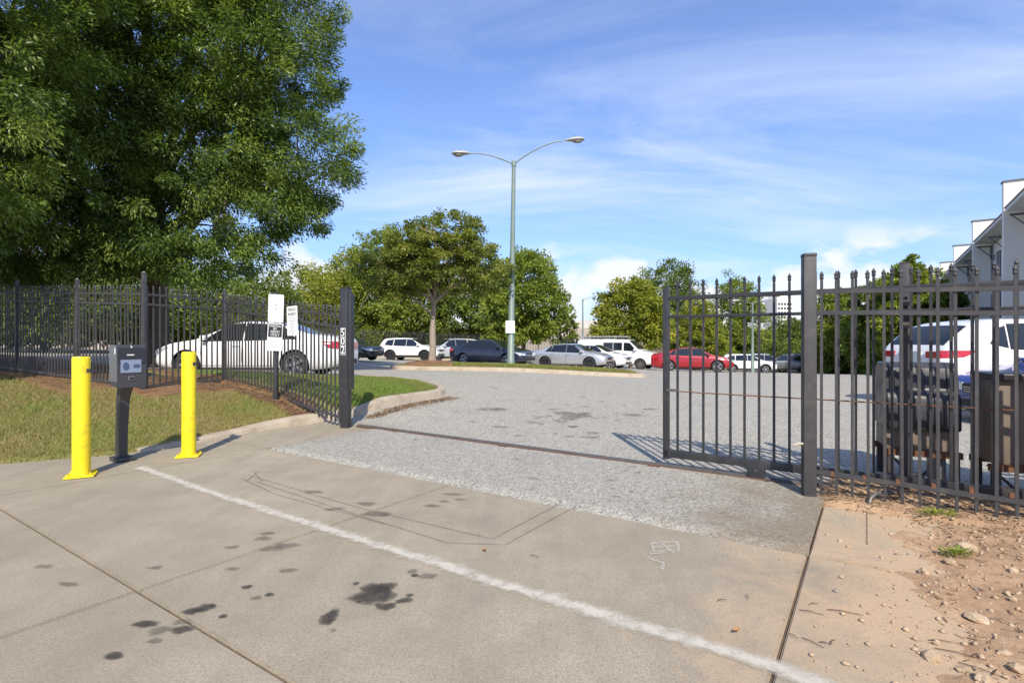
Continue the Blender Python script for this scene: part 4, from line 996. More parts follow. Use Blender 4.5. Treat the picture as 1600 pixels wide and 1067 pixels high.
def car(key, d, pm, loc, heading, label, name='parked_car', cat='car', rim='five', rimm=None, group='cars parked in the lot', near=False, extra=None):
    """heading: angle of the car's nose in plan"""
    if key not in CAR:
        sh = Shape(d); CAR[key] = (sh, body_mesh(key, sh, M_WELL))
    sh, bme = CAR[key]; L2 = d['L']/2; W = sh.W
    r = empty(name, loc, heading); tag(r, label, cat, group)
    body = mesh_obj('body', repaint(bme, pm), None, r)
    def patch(nm, vf, m, par=r): return MB().add(*vf).build(nm, m, par, 40)
    for sg in (-1, 1):
        for k, q in enumerate(d['win']):
            fr = [(x+(.022 if x > sum(p[0] for p in q)/4 else -.022), z+(.018 if z > sum(p[1] for p in q)/4 else -.018)) for x, z in q]
            g_ = patch('side_window', side_quad(sh, q, .010, sg), M_GLASS)
            patch('window_frame', side_quad(sh, fr, .006, sg), M_TRIM, g_)
        for k, (x0, x1) in enumerate(d['doors']):
            zb = d['zb']+.13; zt0 = float(sh.sh(x0))-.005; zt1 = float(sh.sh(x1))-.005
            xf = L2-d['fo']; rr = d['wr']+.10; xr = xf-d['wb']
            xa = max(x0, xr+.02) if abs(x0-xr) < rr+.1 else x0
            lowx0 = max(x0, xr+rr) if k == 0 else x0; lowx1 = min(x1, xf-rr) if k == len(d['doors'])-1 else x1
            q = [(lowx0, zb), (lowx1, zb), (x1, zt1), (x0, zt0)]
            qs = [(lowx0-.010, zb-.010), (lowx1+.010, zb-.010), (x1+.010, zt1), (x0-.010, zt0)]
            patch('door_seam', side_quad(sh, qs, .003, sg), M_TRIM); dr = patch('door', side_quad(sh, q, .0055, sg), pm)
            hx = x0+.16; hz = float(sh.sh(hx))-.10
            MB().box((0, 0, 0), (.20, .03, .03), bev=.008).build('handle', pm, dr, 40, (hx, sg*(sh.side(hx, hz)+.018), hz))
        # mirror
        mx = d['win'][-1][1][0]-.12; mz = d['win'][-1][1][1]+.06
        mr = MB().box((0, 0, 0), (.13, .19, .13), bev=.035).build('mirror', pm, r, 40, (mx, sg*(sh.side(mx, mz)+.13), mz+.02)); MB().box((0, -sg*.1, -.04), (.06, .10, .03)).build('mirror_stem', M_TRIM, mr)
        # lamps wrap round the corners
        z0, z1, ln = d['head']
        hl = patch('headlight', side_quad(sh, [(L2-.10, z0), (L2-.004, z0+.02), (L2-.015, z1-.03), (L2-ln, z1+.03)], .008, sg, 8, 4), M_HEAD)
        patch('headlight_face', end_quad(sh, 1, sg*W*.42, sg*W*.77, z0-.02, z1-.05), M_HEAD, hl)
        z0, z1, ln = d['tail']
        tl_ = patch('taillight', side_quad(sh, [(-L2+.004, z0), (-L2+ln*.55, z0+.03), (-L2+ln, z1+.005), (-L2+.01, z1)], .010, sg, 8, 4), M_TAIL)
        patch('taillight_face', end_quad(sh, -1, sg*W*.42, sg*W*.77, z0, z1-.02), M_TAIL, tl_)
        # sill
        xf = L2-d['fo']; rr = d['wr']+.06
        patch('sill', side_quad(sh, [(xf-d['wb']+rr, d['zb']+.02), (xf-rr, d['zb']+.02), (xf-rr, d['zb']+(.15 if d.get('suv') else .07)), (xf-d['wb']+rr, d['zb']+(.15 if d.get('suv') else .07))], .010, sg, 12, 2), M_TRIM)
        if d.get('suv'):
            for x in (xf, xf-d['wb']):
                vs = []; fs = []; n_ = 22; r0 = d['wr']+.05; r1 = r0+.055
                for k in range(n_+1):
                    an = R(-22)+R(224)*k/n_
                    for rad, of in ((r0, .004), (r0, .018), (r1, .018), (r1, .002)):
                        X_ = x+rad*math.cos(an); Z_ = d['wr']+.012+rad*math.sin(an); Z_ = max(Z_, d['zb']+.01); vs.append((X_, sg*(sh.side(max(-L2+.02, min(L2-.02, X_)), Z_)+of), Z_))
                for k in range(n_):
                    for e in range(3): a = k*4+e; fs.append((a, a+1, a+5, a+4))
                MB().add(vs, fs).build('arch_trim', M_TRIM, r)
        for x in (xf, xf-d['wb']):
            ty, rme, bk = wheel_mesh(d['wr'], rim)
            wo = empty('wheel', (0, 0, 0)); bpy.data.objects.remove(wo)
            to = mesh_obj('wheel', ty, None, r, (x, sg*(W-.125), d['wr']), (0, 0, 0 if sg > 0 else math.pi))
            rk = ('rim', d['wr'], rim, (rimm or M_RIM).name)
            if rk not in SHARED: c_ = rme.copy(); c_.materials.append(rimm or M_RIM); SHARED[rk] = c_
            mesh_obj('rim', SHARED[rk], None, to); mesh_obj('brake_disc', bk, None, to)
    patch('windscreen', top_quad(sh, d['ws'][0], d['ws'][1], .93, .007), M_GLASS)
    patch('rear_window', top_quad(sh, d['rg'][0], d['rg'][1], .90, .007), M_GLASS)
    z0, z1, _ = d['head']
    gr = patch('grille', end_quad(sh, 1, -W*.40, W*.40, z0-.06, z1-.06, .010), M_TRIM)
    for k in range(3): patch('grille_bar', end_quad(sh, 1, -W*.38, W*.38, z0-.04+k*.035, z0-.03+k*.035, .016), M_CHROME, gr)
    patch('air_intake', end_quad(sh, 1, -W*.62, W*.62, d['zb']+.13, d['zb']+.24, .008), M_TRIM)
    patch('number_plate', end_quad(sh, -1, -.26, .26, d['tail'][0]-.02, d['tail'][0]+.12, .012), M_PLATE)
    patch('rear_valance', end_quad(sh, -1, -W*.66, W*.66, d['zb']+.12, d['zb']+.26, .008), M_TRIM)
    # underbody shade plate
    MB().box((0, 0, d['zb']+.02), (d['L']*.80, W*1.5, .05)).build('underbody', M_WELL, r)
    if d.get('rails'):
        for sg in (-1, 1):
            y, z = sh.topz(-.6, .90*sg); MB().tube([(-1.55, y, z-.03), (-1.45, y, z+.045), (-.6, y, z+.06), (.05, y, z+.045), (.12, y, z-.02)], .016, 6).build('roof_rail', M_TRIM, r, 40)
    return r, sh
def head(dx, dy): return math.atan2(dy, dx)
def at(x, Y): return (x-800)/F_PX*Y
def put(x, Y, dz=.016): X = at(x, Y); return (X, Y, H(X, Y)+dz)

car('sedan', SEDAN, P_WHITE, (-6.75, 14.35, .47), head(-1, .045), 'white sedan parked behind the iron fence under the oak', rim='five', near=True)
SUVS = variant(SUV, .98, .985); SEDL = variant(SEDAN, 1.0, 1.0); SPORT = variant(SEDAN, .955, .985)
car('suv_s', SUVS, P_WHITE, put(644, 38.2), head(.97, -.24), 'white compact suv with black wheel arches beside the island tree', rim='ten', rimm=M_RIMD)
BIGSUV = variant(SUV, 1.06, 1.05, rails=True)
car('suv_b', BIGSUV, P_PALE, put(702, 40.0), head(-.80, -.6), 'silver suv with red tail lamp half hidden behind the island tree trunk')
car('sedan_l', SEDL, P_NAVY, put(768, 29.9), head(.86, -.51), 'dark navy sedan parked behind the tall lamp post')
car('sport', SPORT, P_SILV, put(893, 30.8), head(.88, -.475), 'silver sedan with dark rims parked behind the median', rimm=M_RIMD)
MINI = variant(SEDAN, .96, 1.05)
car('mini', MINI, P_WHITE, put(928, 34.4), head(.86, -.51), 'white sedan half hidden behind the silver sedan')
v_, vs_ = car('van', VAN, P_WHITE, put(966, 37.5), head(.86, -.51), 'white passenger van carrying a ladder rack', name='parked_van', cat='van', rim='van', rimm=M_STEEL)
for x_ in (-2.2, -1.0, .2): MB().box((x_, 0, 2.17), (.05, 1.55, .04)).box((x_, .72, 2.11), (.05, .05, .12)).box((x_, -.72, 2.11), (.05, .05, .12)).build('rack_bar', M_TRIM, v_)
ld = MB().box((-.9, -.38, 2.23), (3.6, .07, .09)).box((-.9, .05, 2.23), (3.6, .07, .09))
for k in range(9): ld.box((-2.5+.4*k, -.165, 2.235), (.04, .40, .04))
ld.build('ladder', M_CHROME, v_)
car('sport', SPORT, P_RED, put(1080, 31.8), head(.955, -.30), 'red sedan with five spoke rims parked beyond the sliding gate')
car('suv_s', SUVS, P_WHITE, put(1168, 46.5), head(.95, -.31), 'white suv parked next to the red sedan beyond the gate')
car('suv_b', BIGSUV, P_PALE, put(1196, 50.5), head(.9, -.43), 'pale silver suv behind the white suv beyond the gate')
car('suv_b', BIGSUV, P_GREY, put(1228, 49.0), head(-.93, .36), 'dark grey suv with red tail lamp in front of the far trees')
car('sedan_l', SEDL, P_BLK, put(1288, 52), head(.9, -.43), 'black sedan in the shade of the far trees beyond the gate')
car('sedan_l', SEDL, P_BLK, put(535, 31.0), head(.93, -.37), 'black sedan showing its nose behind the numbered gate post')
car('sport', SPORT, P_RED, put(735, 45.5), head(.9, -.43), 'red car mostly hidden behind the dark navy sedan')
RS_ = dict(SUV); RS_['top'] = [(-2.275, 1.00), (-2.22, 1.10), (-2.02, 1.30), (-1.72, 1.53), (-1.5, 1.60), (-1.0, 1.655), (-.3, 1.66)]+SUV['top'][6:]
RS_['win'] = [((-1.42, 1.20), (-1.12, 1.12), (-1.08, 1.50), (-1.20, 1.46))]+SUV['win'][1:]; RS_['rg'] = (-2.16, -1.72); RS_['tail'] = (.92, 1.06, .62)
RSUV = variant(RS_, 1.03, 1.03)
car('suv_r', RSUV, P_WHITE, (10.25, 10.75, .14), head(.992, .06), 'white suv with large red tail lamps parked behind the gate operators', near=True)
car('sedan_l', SEDL, P_BLUE, (9.75, 8.2, .03), head(-.995, .06), 'blue sedan parked just behind the gate operators')
# ------------------------------------------------------------------ trees
L_OAK = leafmat('oak_leaf', (.050, .090, .020), (.130, .200, .040), (.31, .385, .08), .38, .40)
L_ISL = leafmat('zelkova_leaf', (.10, .13, .024), (.19, .23, .042), (.32, .33, .06), .42, .5)
L_YEL = leafmat('yellowing_leaf', (.15, .18, .026), (.27, .30, .042), (.45, .41, .055), .42, .5)
L_GRN = leafmat('green_leaf', (.12, .16, .028), (.23, .29, .046), (.38, .43, .07), .42, .5)
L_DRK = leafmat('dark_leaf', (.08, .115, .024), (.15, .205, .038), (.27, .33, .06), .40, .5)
def bez(p0, p1, p2, n): return [p0*(1-k/n)**2+p1*2*(k/n)*(1-k/n)+p2*(k/n)**2 for k in range(n+1)]
def tree(name, label, base, lobes, trunk_h, trunk_r, leafm, bark, n_tip, per, leaf_l, leaf_w, crad, group=None, lean=(0, 0), n_limb=9, shell=.62, vis=1.0, seed=1, droop=.25, front=None, fork=None, flat=.75):
    """lobes: (dx,dy,z,rx,ry,rz) ellipsoids relative to the base that make up the crown"""
    rr = np.random.default_rng(seed); base = Vector(base)
    root = empty(name, base); tag(root, label, 'tree', group)
    # tips spread over the lobes, more near the outside
    vol = np.array([l[3]*l[4]*l[5] for l in lobes])**.72; vol /= vol.sum()
    tips = []
    while len(tips) < n_tip:
        l = lobes[rr.choice(len(lobes), p=vol)]; d = rr.normal(size=3); d /= np.linalg.norm(d)
        rad = shell+(1-shell)*rr.random()**.6 if rr.random() < .86 else rr.random()**.5
        # ragged outline: the radius breathes with direction
        nse = float(fbm(np.array([math.atan2(d[1], d[0])*2.2+seed]), np.array([d[2]*2.6+seed*3]))[0])
        rad *= .78+.50*nse
        p = np.array(l[:3])+d*np.array(l[3:6])*rad
        if p[2] < trunk_h*.45: continue
        if front is not None and p[1] > front and rr.random() < .65: continue
        tips.append(p)
    tips = np.array(tips)
    # trunk
    fk = Vector((lean[0], lean[1], trunk_h)); ctr = np.array([sum(l[k]*v for l, v in zip(lobes, vol)) for k in range(3)])
    topz = max(l[2]+l[5]*.5 for l in lobes)
    tp = Vector((ctr[0]*.55+lean[0]*.45, ctr[1]*.55+lean[1]*.45, topz))
    tb = MB()
    fl = [(Vector((0, 0, -.15)), trunk_r*1.55), (Vector((0, 0, .06)), trunk_r*1.28), (fk*.14, trunk_r*1.05), (fk*.5+Vector((.02, 0, 0)), trunk_r*.93), (fk, trunk_r*.86)]
    tb.tube([p for p, r in fl], [r for p, r in fl], 12); tb.build('trunk', bark, root, 60)
    bb = MB(); trunk_pts = bez(fk, fk.lerp(tp, .5)+Vector((.15, -.1, 0)), tp, 8)
    bb.tube([fk-Vector((0, 0, trunk_r))]+trunk_pts, [trunk_r*.8]+[trunk_r*.78*(1-.85*k/8) for k in range(9)], 8)
    # limbs reach to cluster centres of the tips
    km = tips[rr.choice(len(tips), n_limb, replace=False)]
    for _ in range(5):
        idx = np.argmin(((tips[:, None]-km[None])**2).sum(-1), 1)
        km = np.array([tips[idx == k].mean(0) if (idx == k).any() else km[k] for k in range(n_limb)])
    idx = np.argmin(((tips[:, None]-km[None])**2).sum(-1), 1)
    for k in range(n_limb):
        e = Vector(km[k]); f = min(.85, max(0.0, (e.z-trunk_h)/max(.1, topz-trunk_h)*.55)); s = trunk_pts[int(f*8)]
        mid = s.lerp(e, .5)+Vector((0, 0, .22*(e-s).length*(.5 if e.z > s.z else 1.0)))+Vector(rr.normal(0, .12, 3))
        lp_ = bez(s, mid, e, 7); r0 = trunk_r*.50
        bb.tube(lp_, [r0*(1-.75*q/7) for q in range(8)], 6)
        mine = tips[idx == k]
        for j, tpn in enumerate(mine[:max(6, int(len(mine)*vis*.35))]):
            te = Vector(tpn); q = min(range(8), key=lambda i: (lp_[i]-te).length+(.0 if i > 2 else 1.0)); s2 = lp_[q]
            if (te-s2).length < .1: continue
            bb.tube(bez(s2, s2.lerp(te, .5)+Vector((0, 0, .12*(te-s2).length)), te, 3), [r0*.28, r0*.19, r0*.12, r0*.05], 4, False)
    bb.build('branches', bark, root, 60)
    # leaves: twig clumps round every tip
    n = n_tip*per; ci = np.repeat(np.arange(n_tip), per)
    cr = crad*rr.uniform(.6, 1.35, n_tip)
    d = rr.normal(size=(n, 3)); d /= np.linalg.norm(d, axis=1)[:, None]; rad = rr.random(n)**.45
    off = d*rad[:, None]*cr[ci][:, None]; off[:, 2] *= flat
    out = tips-ctr; out /= np.linalg.norm(out, axis=1)[:, None]+1e-6
    P = tips[ci]+off
    axis = d*.7+out[ci]*.6+rr.normal(0, .45, (n, 3)); axis[:, 2] -= droop; axis /= np.linalg.norm(axis, axis=1)[:, None]
    up = rr.normal(0, .55, (n, 3))+np.array([0, -.25, .8]); sd_ = np.cross(axis, up); sd_ /= np.linalg.norm(sd_, axis=1)[:, None]+1e-6
    ll = leaf_l*rr.uniform(.65, 1.3, n)[:, None]; lw = leaf_w*rr.uniform(.7, 1.3, n)[:, None]
    nr = np.cross(sd_, axis)
    V = np.stack([P-axis*ll*.5, P+sd_*lw*.5-axis*ll*.05+nr*lw*.15, P+axis*ll*.5, P-sd_*lw*.5-axis*ll*.05+nr*lw*.15], 1).reshape(-1, 3)
    tint = np.clip(.42+rr.normal(0, .22, n_tip)[ci]+rr.normal(0, .15, n), 0, 1)
    me = np_mesh('crown', V, np.arange(4*n).reshape(-1, 4), np.repeat(tint, 4))
    mesh_obj('crown', me, leafm, root)
    return root
def T(x, y, dz=0.0): return (x, y, H(x, y)+dz)
# the two willow oaks on the left
tree('oak_tree', 'huge dark willow oak whose crown hangs over the white sedan and fence', T(-11.0, 16.5), [(-.5, -1.2, 9.0, 4.8, 3.2, 5.5), (2.6, -1.2, 10.5, 3.2, 2.6, 3.6), (3.4, -1.4, 8.4, 2.5, 2.2, 2.0), (4.9, -1.4, 5.9, 1.7, 1.6, 1.4), (4.2, -1.3, 4.6, 1.6, 1.5, .9),
     (1.5, -1.8, 4.6, 3.8, 2.0, 1.7), (2.0, -1.8, 3.3, 2.6, 1.6, .8), (-2.5, -2.0, 5.0, 3.5, 2.4, 2.6), (-4.0, -1.5, 9.6, 3.4, 2.6, 4.0), (-1.5, -2.2, 3.2, 3.5, 1.6, .9), (2.4, -1.0, 12.6, 3.2, 3.0, 2.5), (0, -1.4, 7.0, 4.4, 2.8, 2.6)],
     2.6, .36, L_OAK, M_BARK, 1950, 260, .13, .038, .47, n_limb=18, seed=4, droop=.18, front=.3, shell=.74, vis=.5)
tree('oak_tree', 'dark willow oak at the street end of the shaded iron fence', T(-14.8, 12.8), [(0, -.5, 7.5, 5.6, 4.2, 5.2), (2.4, -2.4, 4.8, 3.6, 2.2, 2.3), (1.5, -2.6, 3.0, 4.0, 1.6, 1.2), (4.2, -5.2, 4.7, 1.9, 1.6, 1.6), (1.0, -4.6, 5.2, 3.4, 1.8, 1.8), (2.5, -2.0, 9.5, 4.0, 3.2, 4.2), (0, -1, 12, 5, 4, 3)],
     2.4, .30, L_OAK, M_BARK, 1200, 220, .13, .038, .46, n_limb=14, seed=9, droop=.18, front=.5, shell=.72, vis=.5)
# tree on the median
tree('zelkova_tree', 'open branched tree with pale trunk in the mulch on the median', T(-3.36, 22.5, .28), [(.2, 0, 4.3, 2.7, 2.4, 1.35), (-1.3, -.2, 3.7, 1.7, 1.7, 1.2), (1.7, 0, 3.9, 1.7, 1.7, 1.2), (.4, 0, 5.3, 1.8, 1.7, .95), (-.9, 0, 4.9, 1.1, 1.3, .9)],
     1.45, .15, L_ISL, M_BARKP, 420, 95, .125, .07, .36, n_limb=12, seed=21, vis=2.0, shell=.5, flat=.6)
BG = 'trees along the back of the lot'
def bt(x, ytop, Y, wpx, label, lm, seed, n=260, per=60, low=.18, ll=.26, name='tree', cr=.60, zb=None):
    """tree whose crown is wpx wide and reaches ytop in the photo when it stands at the distance Y"""
    X = at(x, Y); z0 = H(X, Y)-.1 if zb is None else zb; h = CAMZ+(HOR-ytop)*Y/F_PX-z0; rx = wpx/2*Y/F_PX; c = h*(.5+low*.6); rz_ = h*(1-low)*.52
    lobes = [(0, 0, c, rx*.86, rx*.8, rz_*.96), (-rx*.42, -.2*rx, c-rz_*.35, rx*.58, rx*.6, rz_*.55), (rx*.42, -.1*rx, c-rz_*.25, rx*.58, rx*.6, rz_*.55), (rx*.15, 0, c+rz_*.45, rx*.55, rx*.5, rz_*.5)]
    return tree(name, label, (X, Y, z0), lobes, max(.8, h*low), max(.10, h*.022), lm, M_BARK, n, per, ll, ll*.55, cr*max(.6, rx/3.2), n_limb=8, seed=seed, front=rx*.5)
bt(488, 418, 60, 130, 'low yellow green tree beyond the fence behind the white sedan', L_YEL, 31)
bt(548, 392, 52, 150, 'yellow green tree behind the black back fence', L_YEL, 32, 300, 70)
bt(600, 357, 50, 130, 'tall rounded green tree behind the white compact suv', L_GRN, 33, 300, 70)
bt(655, 400, 47, 120, 'green tree standing just behind the island tree', L_GRN, 34)
bt(735, 410, 47, 140, 'dark green tree behind the dark navy sedan', L_DRK, 35)
bt(818, 392, 42, 140, 'bright green tree right behind the tall lamp post', L_GRN, 36, 340, 75, .14)
bt(885, 478, 48, 46, 'small dark thin tree by the sloping bank', L_DRK, 37, 60, 50)
bt(985, 440, 44, 125, 'yellow green tree behind the white van', L_YEL, 38, 320, 70, .16)
bt(1040, 410, 62, 125, 'tall dark rounded tree behind the red sedan', L_DRK, 39, 300, 70)
bt(1085, 470, 50, 90, 'yellowish low tree behind the red sedan tail', L_YEL, 40, 220, 60, .05)
bt(1150, 434, 58, 108, 'broad green tree behind the white suv beyond the gate', L_GRN, 41, 320, 70, .06)
bt(1240, 496, 62, 90, 'low dark tree between the gate post and the far tower', L_DRK, 42, 260, 60, .05)
bt(1305, 448, 46, 96, 'dense green tree seen through the spear tipped fence', L_GRN, 43, 320, 70, .03)
bt(1368, 436, 40, 104, 'dark dense tree behind the roller guide post', L_DRK, 44, 340, 75, .03)
bt(1418, 402, 36, 110, 'tall green tree between the guide post and the townhouses', L_GRN, 45, 320, 75, .05)
bt(1468, 440, 38, 100, 'dark bushy tree at the foot of the townhouses', L_DRK, 46, 280, 70, .03)
for k, (x, yt, Y, w_) in enumerate([(-70, 380, 34, 260), (70, 400, 30, 230), (190, 410, 36, 230), (300, 420, 40, 220), (400, 425, 46, 170)]):
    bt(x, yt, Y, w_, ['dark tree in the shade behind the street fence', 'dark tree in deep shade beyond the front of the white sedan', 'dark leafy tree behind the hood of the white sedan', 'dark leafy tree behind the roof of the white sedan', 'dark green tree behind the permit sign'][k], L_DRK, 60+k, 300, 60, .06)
# low shrubs under the row behind the lot
for k, (x, yt, Y, w_) in enumerate([(575, 505, 49, 70), (625, 500, 49, 80), (690, 498, 49, 80), (760, 500, 46, 80), (1110, 520, 54, 80), (1190, 520, 56, 90), (1260, 530, 52, 90), (1330, 540, 46, 90), (1390, 545, 38, 80)]):
    X = at(x, Y); z0 = H(X, Y); h = CAMZ+(HOR-yt)*Y/F_PX-z0; rx = w_/2*Y/F_PX
    o = tree('shrub', 'leafy shrub '+['behind the back fence beside the white compact suv', 'behind the roof of the white compact suv', 'behind the silver suv', 'behind the dark navy sedan roof', 'behind the red sedan hood', 'behind the pale silver suv beyond the gate', 'behind the dark grey suv beyond the gate', 'behind the black sedan in far shade', 'at the foot of the dark dense tree by the guide post'][k], (X, Y, z0-.1), [(0, 0, h*.45, rx, rx*.7, h*.5), (rx*.3, 0, h*.35, rx*.7, rx*.6, h*.4)], .3, .05, L_DRK if k % 2 else L_GRN, M_BARK, 90, 60, .22, .12, .6, group='shrubs under the back row', n_limb=4, seed=80+k)
    o['category'] = 'shrub'
# far wood on the skyline
N = 26000; xx = rng.uniform(-260, 260, N); cl = fbm(xx*.05, xx*0+2); hh = rng.random(N)**.7*(7+9*cl)
yy = 250+rng.uniform(-8, 8, N); cen = np.c_[xx, yy, hh-3]
d = rng.normal(size=(N, 3)); d /= np.linalg.norm(d, axis=1)[:, None]; e = np.cross(d, rng.normal(size=(N, 3))); e /= np.linalg.norm(e, axis=1)[:, None]
V = np.stack([cen-d*.9, cen+e*.6, cen+d*.9, cen-e*.6], 1).reshape(-1, 3)
me = np_mesh('far_wood', V, np.arange(4*N).reshape(-1, 4), np.repeat(np.clip(rng.normal(.45, .2, N), 0, 1), 4))
tag(mesh_obj('far_wood', me, L_GRN), 'far green wood along the skyline', 'wood', kind='stuff')
# weeds on the bank
for k, (x, y, label) in enumerate([(1462, 806, 'low green weed growing against the foot of the spear tipped fence'), (1493, 861, 'small green weed beside the largest stone on the dirt bank')]):
    p = px(x, y, .04); z0 = ZD(p.x, p.y); n = 160; rr = np.random.default_rng(k+5)
    r_ = rr.random((n, 1))**.6*np.array([[.13, .07, 0]])*(1.2 if k == 0 else .8); th = rr.uniform(0, 6.28, n)
    P = np.c_[p.x+r_[:, 0]*np.cos(th), p.y+r_[:, 1]*np.sin(th), z0+rr.uniform(.004, .04, n)]
    ax_ = np.c_[np.cos(th), np.sin(th), rr.uniform(.1, .9, n)]*.016; sdv = np.c_[-np.sin(th), np.cos(th), np.zeros(n)]*.006
    V = np.stack([P-ax_, P+sdv, P+ax_, P-sdv], 1).reshape(-1, 3)
    me = np_mesh('leaves', V, np.arange(4*n).reshape(-1, 4), np.repeat(rr.uniform(.2, .9, n), 4))
    r = empty('weed', (0, 0, 0)); tag(r, label, 'weed'); mesh_obj('leaves', me, L_GRN, r)
# twigs and fallen leaves on the slab
M_TWIG = pbr('twig', (.10, .05, .03), .9, var=.3)
for x, y, ln, an in [(1268, 955, .11, -.5), (1272, 942, .06, .2), (1270, 1002, .10, -1.0), (1290, 1003, .05, -.4), (1302, 1001, .06, .7), (1240, 993, .05, -1.1), (1168, 931, .06, 1.4), (1128, 937, .05, .1), (835, 868, .07, -.5), (1320, 955, .16, -.4), (1500, 1020, .18, -.55), (1535, 1045, .16, -.8), (1470, 1000, .10, -.2)]:
    p = px(x, y, .01); z0 = max(.008, ZD(p.x, p.y)+.006) if x > 1250 else .012; dx, dy = math.cos(an)*ln/2, math.sin(an)*ln/2
    tag(MB().tube([(p.x-dx, p.y-dy, z0), (p.x-dx*.2, p.y+ln*.08, z0+.004), (p.x+dx, p.y+dy, z0)], [.0018, .0023, .0012], 5).build('twig', M_TWIG), 'short brown twig lying on the pavement and dirt', 'twig', 'fallen twigs')
M_FLEAF = pbr('fallen_leaf', (.38, .19, .06), .8, var=.3)
for x, y in [(757, 859), (1150, 985), (1000, 738), (695, 683), (1430, 812)]:
    p = px(x, y, .01); z0 = .012 if x < 1300 else ZD(p.x, p.y)+.012
    m_ = MB().add([(-.03, 0, .004), (-.008, .014, .0), (.03, .003, .006), (-.006, -.014, .002), (.0, .0, -.003)], [(0, 4, 1), (1, 4, 2), (2, 4, 3), (3, 4, 0)])
    tag(m_.build('fallen_leaf', M_FLEAF, None, None, (p.x, p.y, z0+.006), (0, 0, random.uniform(0, 6))), 'curled tan leaf lying on the ground by the gate', 'leaf', 'fallen leaves')
# ------------------------------------------------------------------ background: back fence, bank, barrier, houses, tower
def zb_back(x, y): return H(x, y)+.45
bf = empty('iron_fence', (at(470, 44.5), 44.5, 0)); tag(bf, 'far black iron fence along the back of the parking lot', 'fence')
x0, x1 = at(430, 44.5), at(905, 44.5); mb = MB(); x = x0
while x < x1:
    mb.box((x-bf.location.x, 0, zb_back(x, 44.5)+.92), (.03, .03, 1.84)); x += .13
mb.build('pickets', M_BLACK, bf)['kind'] = 'stuff'
x = x0; m2 = []
while x < x1-.1:
    zc = zb_back(x, 44.5); z2 = zb_back(x+2.44, 44.5)
    MB().box((x-bf.location.x, 0, zc+.9), (.08, .08, 2.0)).build('post', M_BLACK, bf)
    for hh_ in (1.65, .2):
        MB().tube([(x-bf.location.x, 0, zc+hh_), (x+2.44-bf.location.x, 0, z2+hh_)], .025, 4).build('rail', M_BLACK, bf)
    x += 2.44
def z_bank(X, Y, a, b):
    r_ = np.clip((Y-41.5)/2.5, 0, 1); r_ = r_*r_*(3-2*r_)
    hill = np.clip((Y-60)/75, 0, 1)*6.0*np.exp(-((X-16)/26.0)**2)
    return hgt(X, Y)-.3+r_*.78+hill+.25*(fbm(X*.2, Y*.2)-.5)
struct('bank', grid_mesh('bank', ax((-60, 60, 1.5)), ax((41, 160, 1.5)), z_bank, False, lambda X, Y, a, b: (X < 9+np.clip(Y-60, 0, 60)*.6)), M_BANK)
# ramp barrier high on the slope
wl = empty('barrier_wall', (16, 128, 4.6)); tag(wl, 'pale concrete ramp barrier running along the top of the far slope', 'wall')
M_BARR = pbr('barrier', (.48, .46, .42), .9, var=.15, scale=.4)
for k in range(9): MB().box((-18+4.6*k, 0, .25*math.sin(k)*.1+.9), (4.55, .4, 1.9)).build('panel', M_BARR, wl)
for k in range(10): MB().box((-20.3+4.6*k, -.25, 1.0), (.35, .3, 2.3)).build('pier', M_BARR, wl)
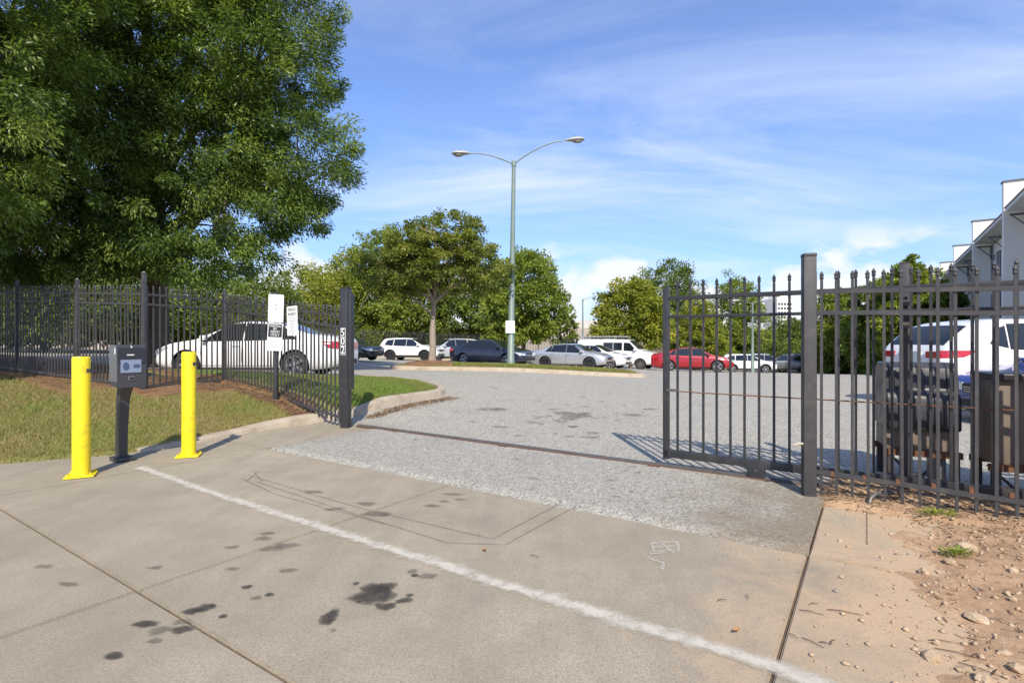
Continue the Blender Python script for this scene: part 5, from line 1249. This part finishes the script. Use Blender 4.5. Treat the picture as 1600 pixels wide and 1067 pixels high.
# townhouse row, gable walls toward us, fronts in shade
M_STUC = pbr('stucco', (.74, .72, .66), .9, var=.06, scale=1.0, bump=.1, dirt=(.62, .58, .5), dscale=.6, damt=.35)
M_FASC = pbr('grey_fascia', (.12, .125, .135), .6, var=.1)
M_SOFF = pbr('soffit', (.62, .62, .60), .8, var=.06)
M_SIDG = pbr('grey_siding', (.30, .31, .33), .8, var=.08)
M_WINF = pbr('window_frame_white', (.75, .75, .74), .6, var=.05)
M_WIN = pbr('window_glass', (.03, .04, .055), .08, var=.3, spec=.7)
for k in range(4):
    Ln = 9.8; b0 = 26.6+Ln*(k-0); z0 = -.3-.15*k; Ht = 8.0
    o = FR(6.2, b0); r = empty('townhouse', (o.x, o.y, z0), FROT); tag(r, ['white stucco townhouse at the near end of the row', 'white stucco townhouse second from the near end of the row', 'white stucco townhouse third from the near end of the row', 'white stucco townhouse at the far end of the row'][k], 'house', 'stepped townhouses')
    MB().box((5.2, Ln/2-.2, Ht/2), (10, Ln-.42, Ht)).build('wall', M_STUC, r)
    MB().box((4.85, Ln-.2, Ht*.605), (11.1, .4, Ht*1.21)).build('party_wall', M_STUC, r); MB().box((4.85, Ln-.2, Ht*1.21+.04), (11.2, .5, .08)).build('coping', M_FASC, r)
    for zz_ in (.6, 3.2, 5.6):
        for y_ in (1.2, 3.2, 6.2, 8.2):
            wn = MB().box((.17, y_, zz_+.85), (.10, 1.15, 1.75)).build('window', M_WINF, r)
            for s_ in (-.27, .27): MB().box((.105, y_+s_, zz_+.85), (.06, .46, 1.6)).build('pane', M_WIN, wn)
    for y_ in (2.2, 7.2): MB().box((.19, y_, Ht*.47), (.06, .7, Ht*.9)).build('siding_strip', M_SIDG, r)
    # shed roof leaning out over the front
    Mx = Matrix.Rotation(R(7), 4, 'Y')
    rf = MB().box((1.2, Ln/2-.25, Ht+.02), (3.6, Ln-.6, .12), mat=Mx).build('roof', M_SOFF, r)
    MB().box((-.63, Ln/2-.25, Ht+.24), (.07, Ln-.56, .18)).build('fascia', M_SOFF, rf)
    MB().box((1.2, Ln/2-.25, Ht+.125), (3.85, Ln-.5, .05), mat=Mx).build('roofing', M_FASC, rf)
    for y_ in (.8, 4.7, 8.6):
        MB().box((-.24, y_, Ht-.12), (.72, .10, .10)).box((.1, y_, Ht-.5), (.12, .12, .9)).tube([(-.52, y_, Ht-.15), (.1, y_, Ht-.8)], .04, 4).build('bracket', M_FASC, r)
# far tower block
tw = empty('tower_block', (at(1216, 360), 360, -4), .25); tag(tw, 'white high rise tower far beyond the trees', 'building')
MB().box((0, 0, 17), (12, 12, 34)).build('wall', M_STUC, tw); MB().box((-1, 0, 35), (7, 8, 2.0)).build('plant_room', M_STUC, tw)
wm = None
for k in range(9):
    for q in range(5):
        z_ = 7+2.9*k; x_ = -4.6+2.3*q
        MB().box((x_, -6.02, z_), (1.5, .14, 1.5)).build('window', M_WIN, tw)
# second far block, low and wide
tw2 = empty('apartment_block', (at(1105, 300), 300, -4), -.1); tag(tw2, 'pale low apartment block glimpsed between the far trees', 'building')
MB().box((0, 0, 12), (16, 10, 24)).build('wall', M_STUC, tw2); MB().box((0, 0, 24.2), (16.6, 10.6, .5)).build('roof', M_FASC, tw2)
for k in range(6):
    for q in range(6): MB().box((-6.5+2.6*q, -5.02, 6+3*k), (1.5, .14, 1.5)).build('window', M_WIN, tw2)
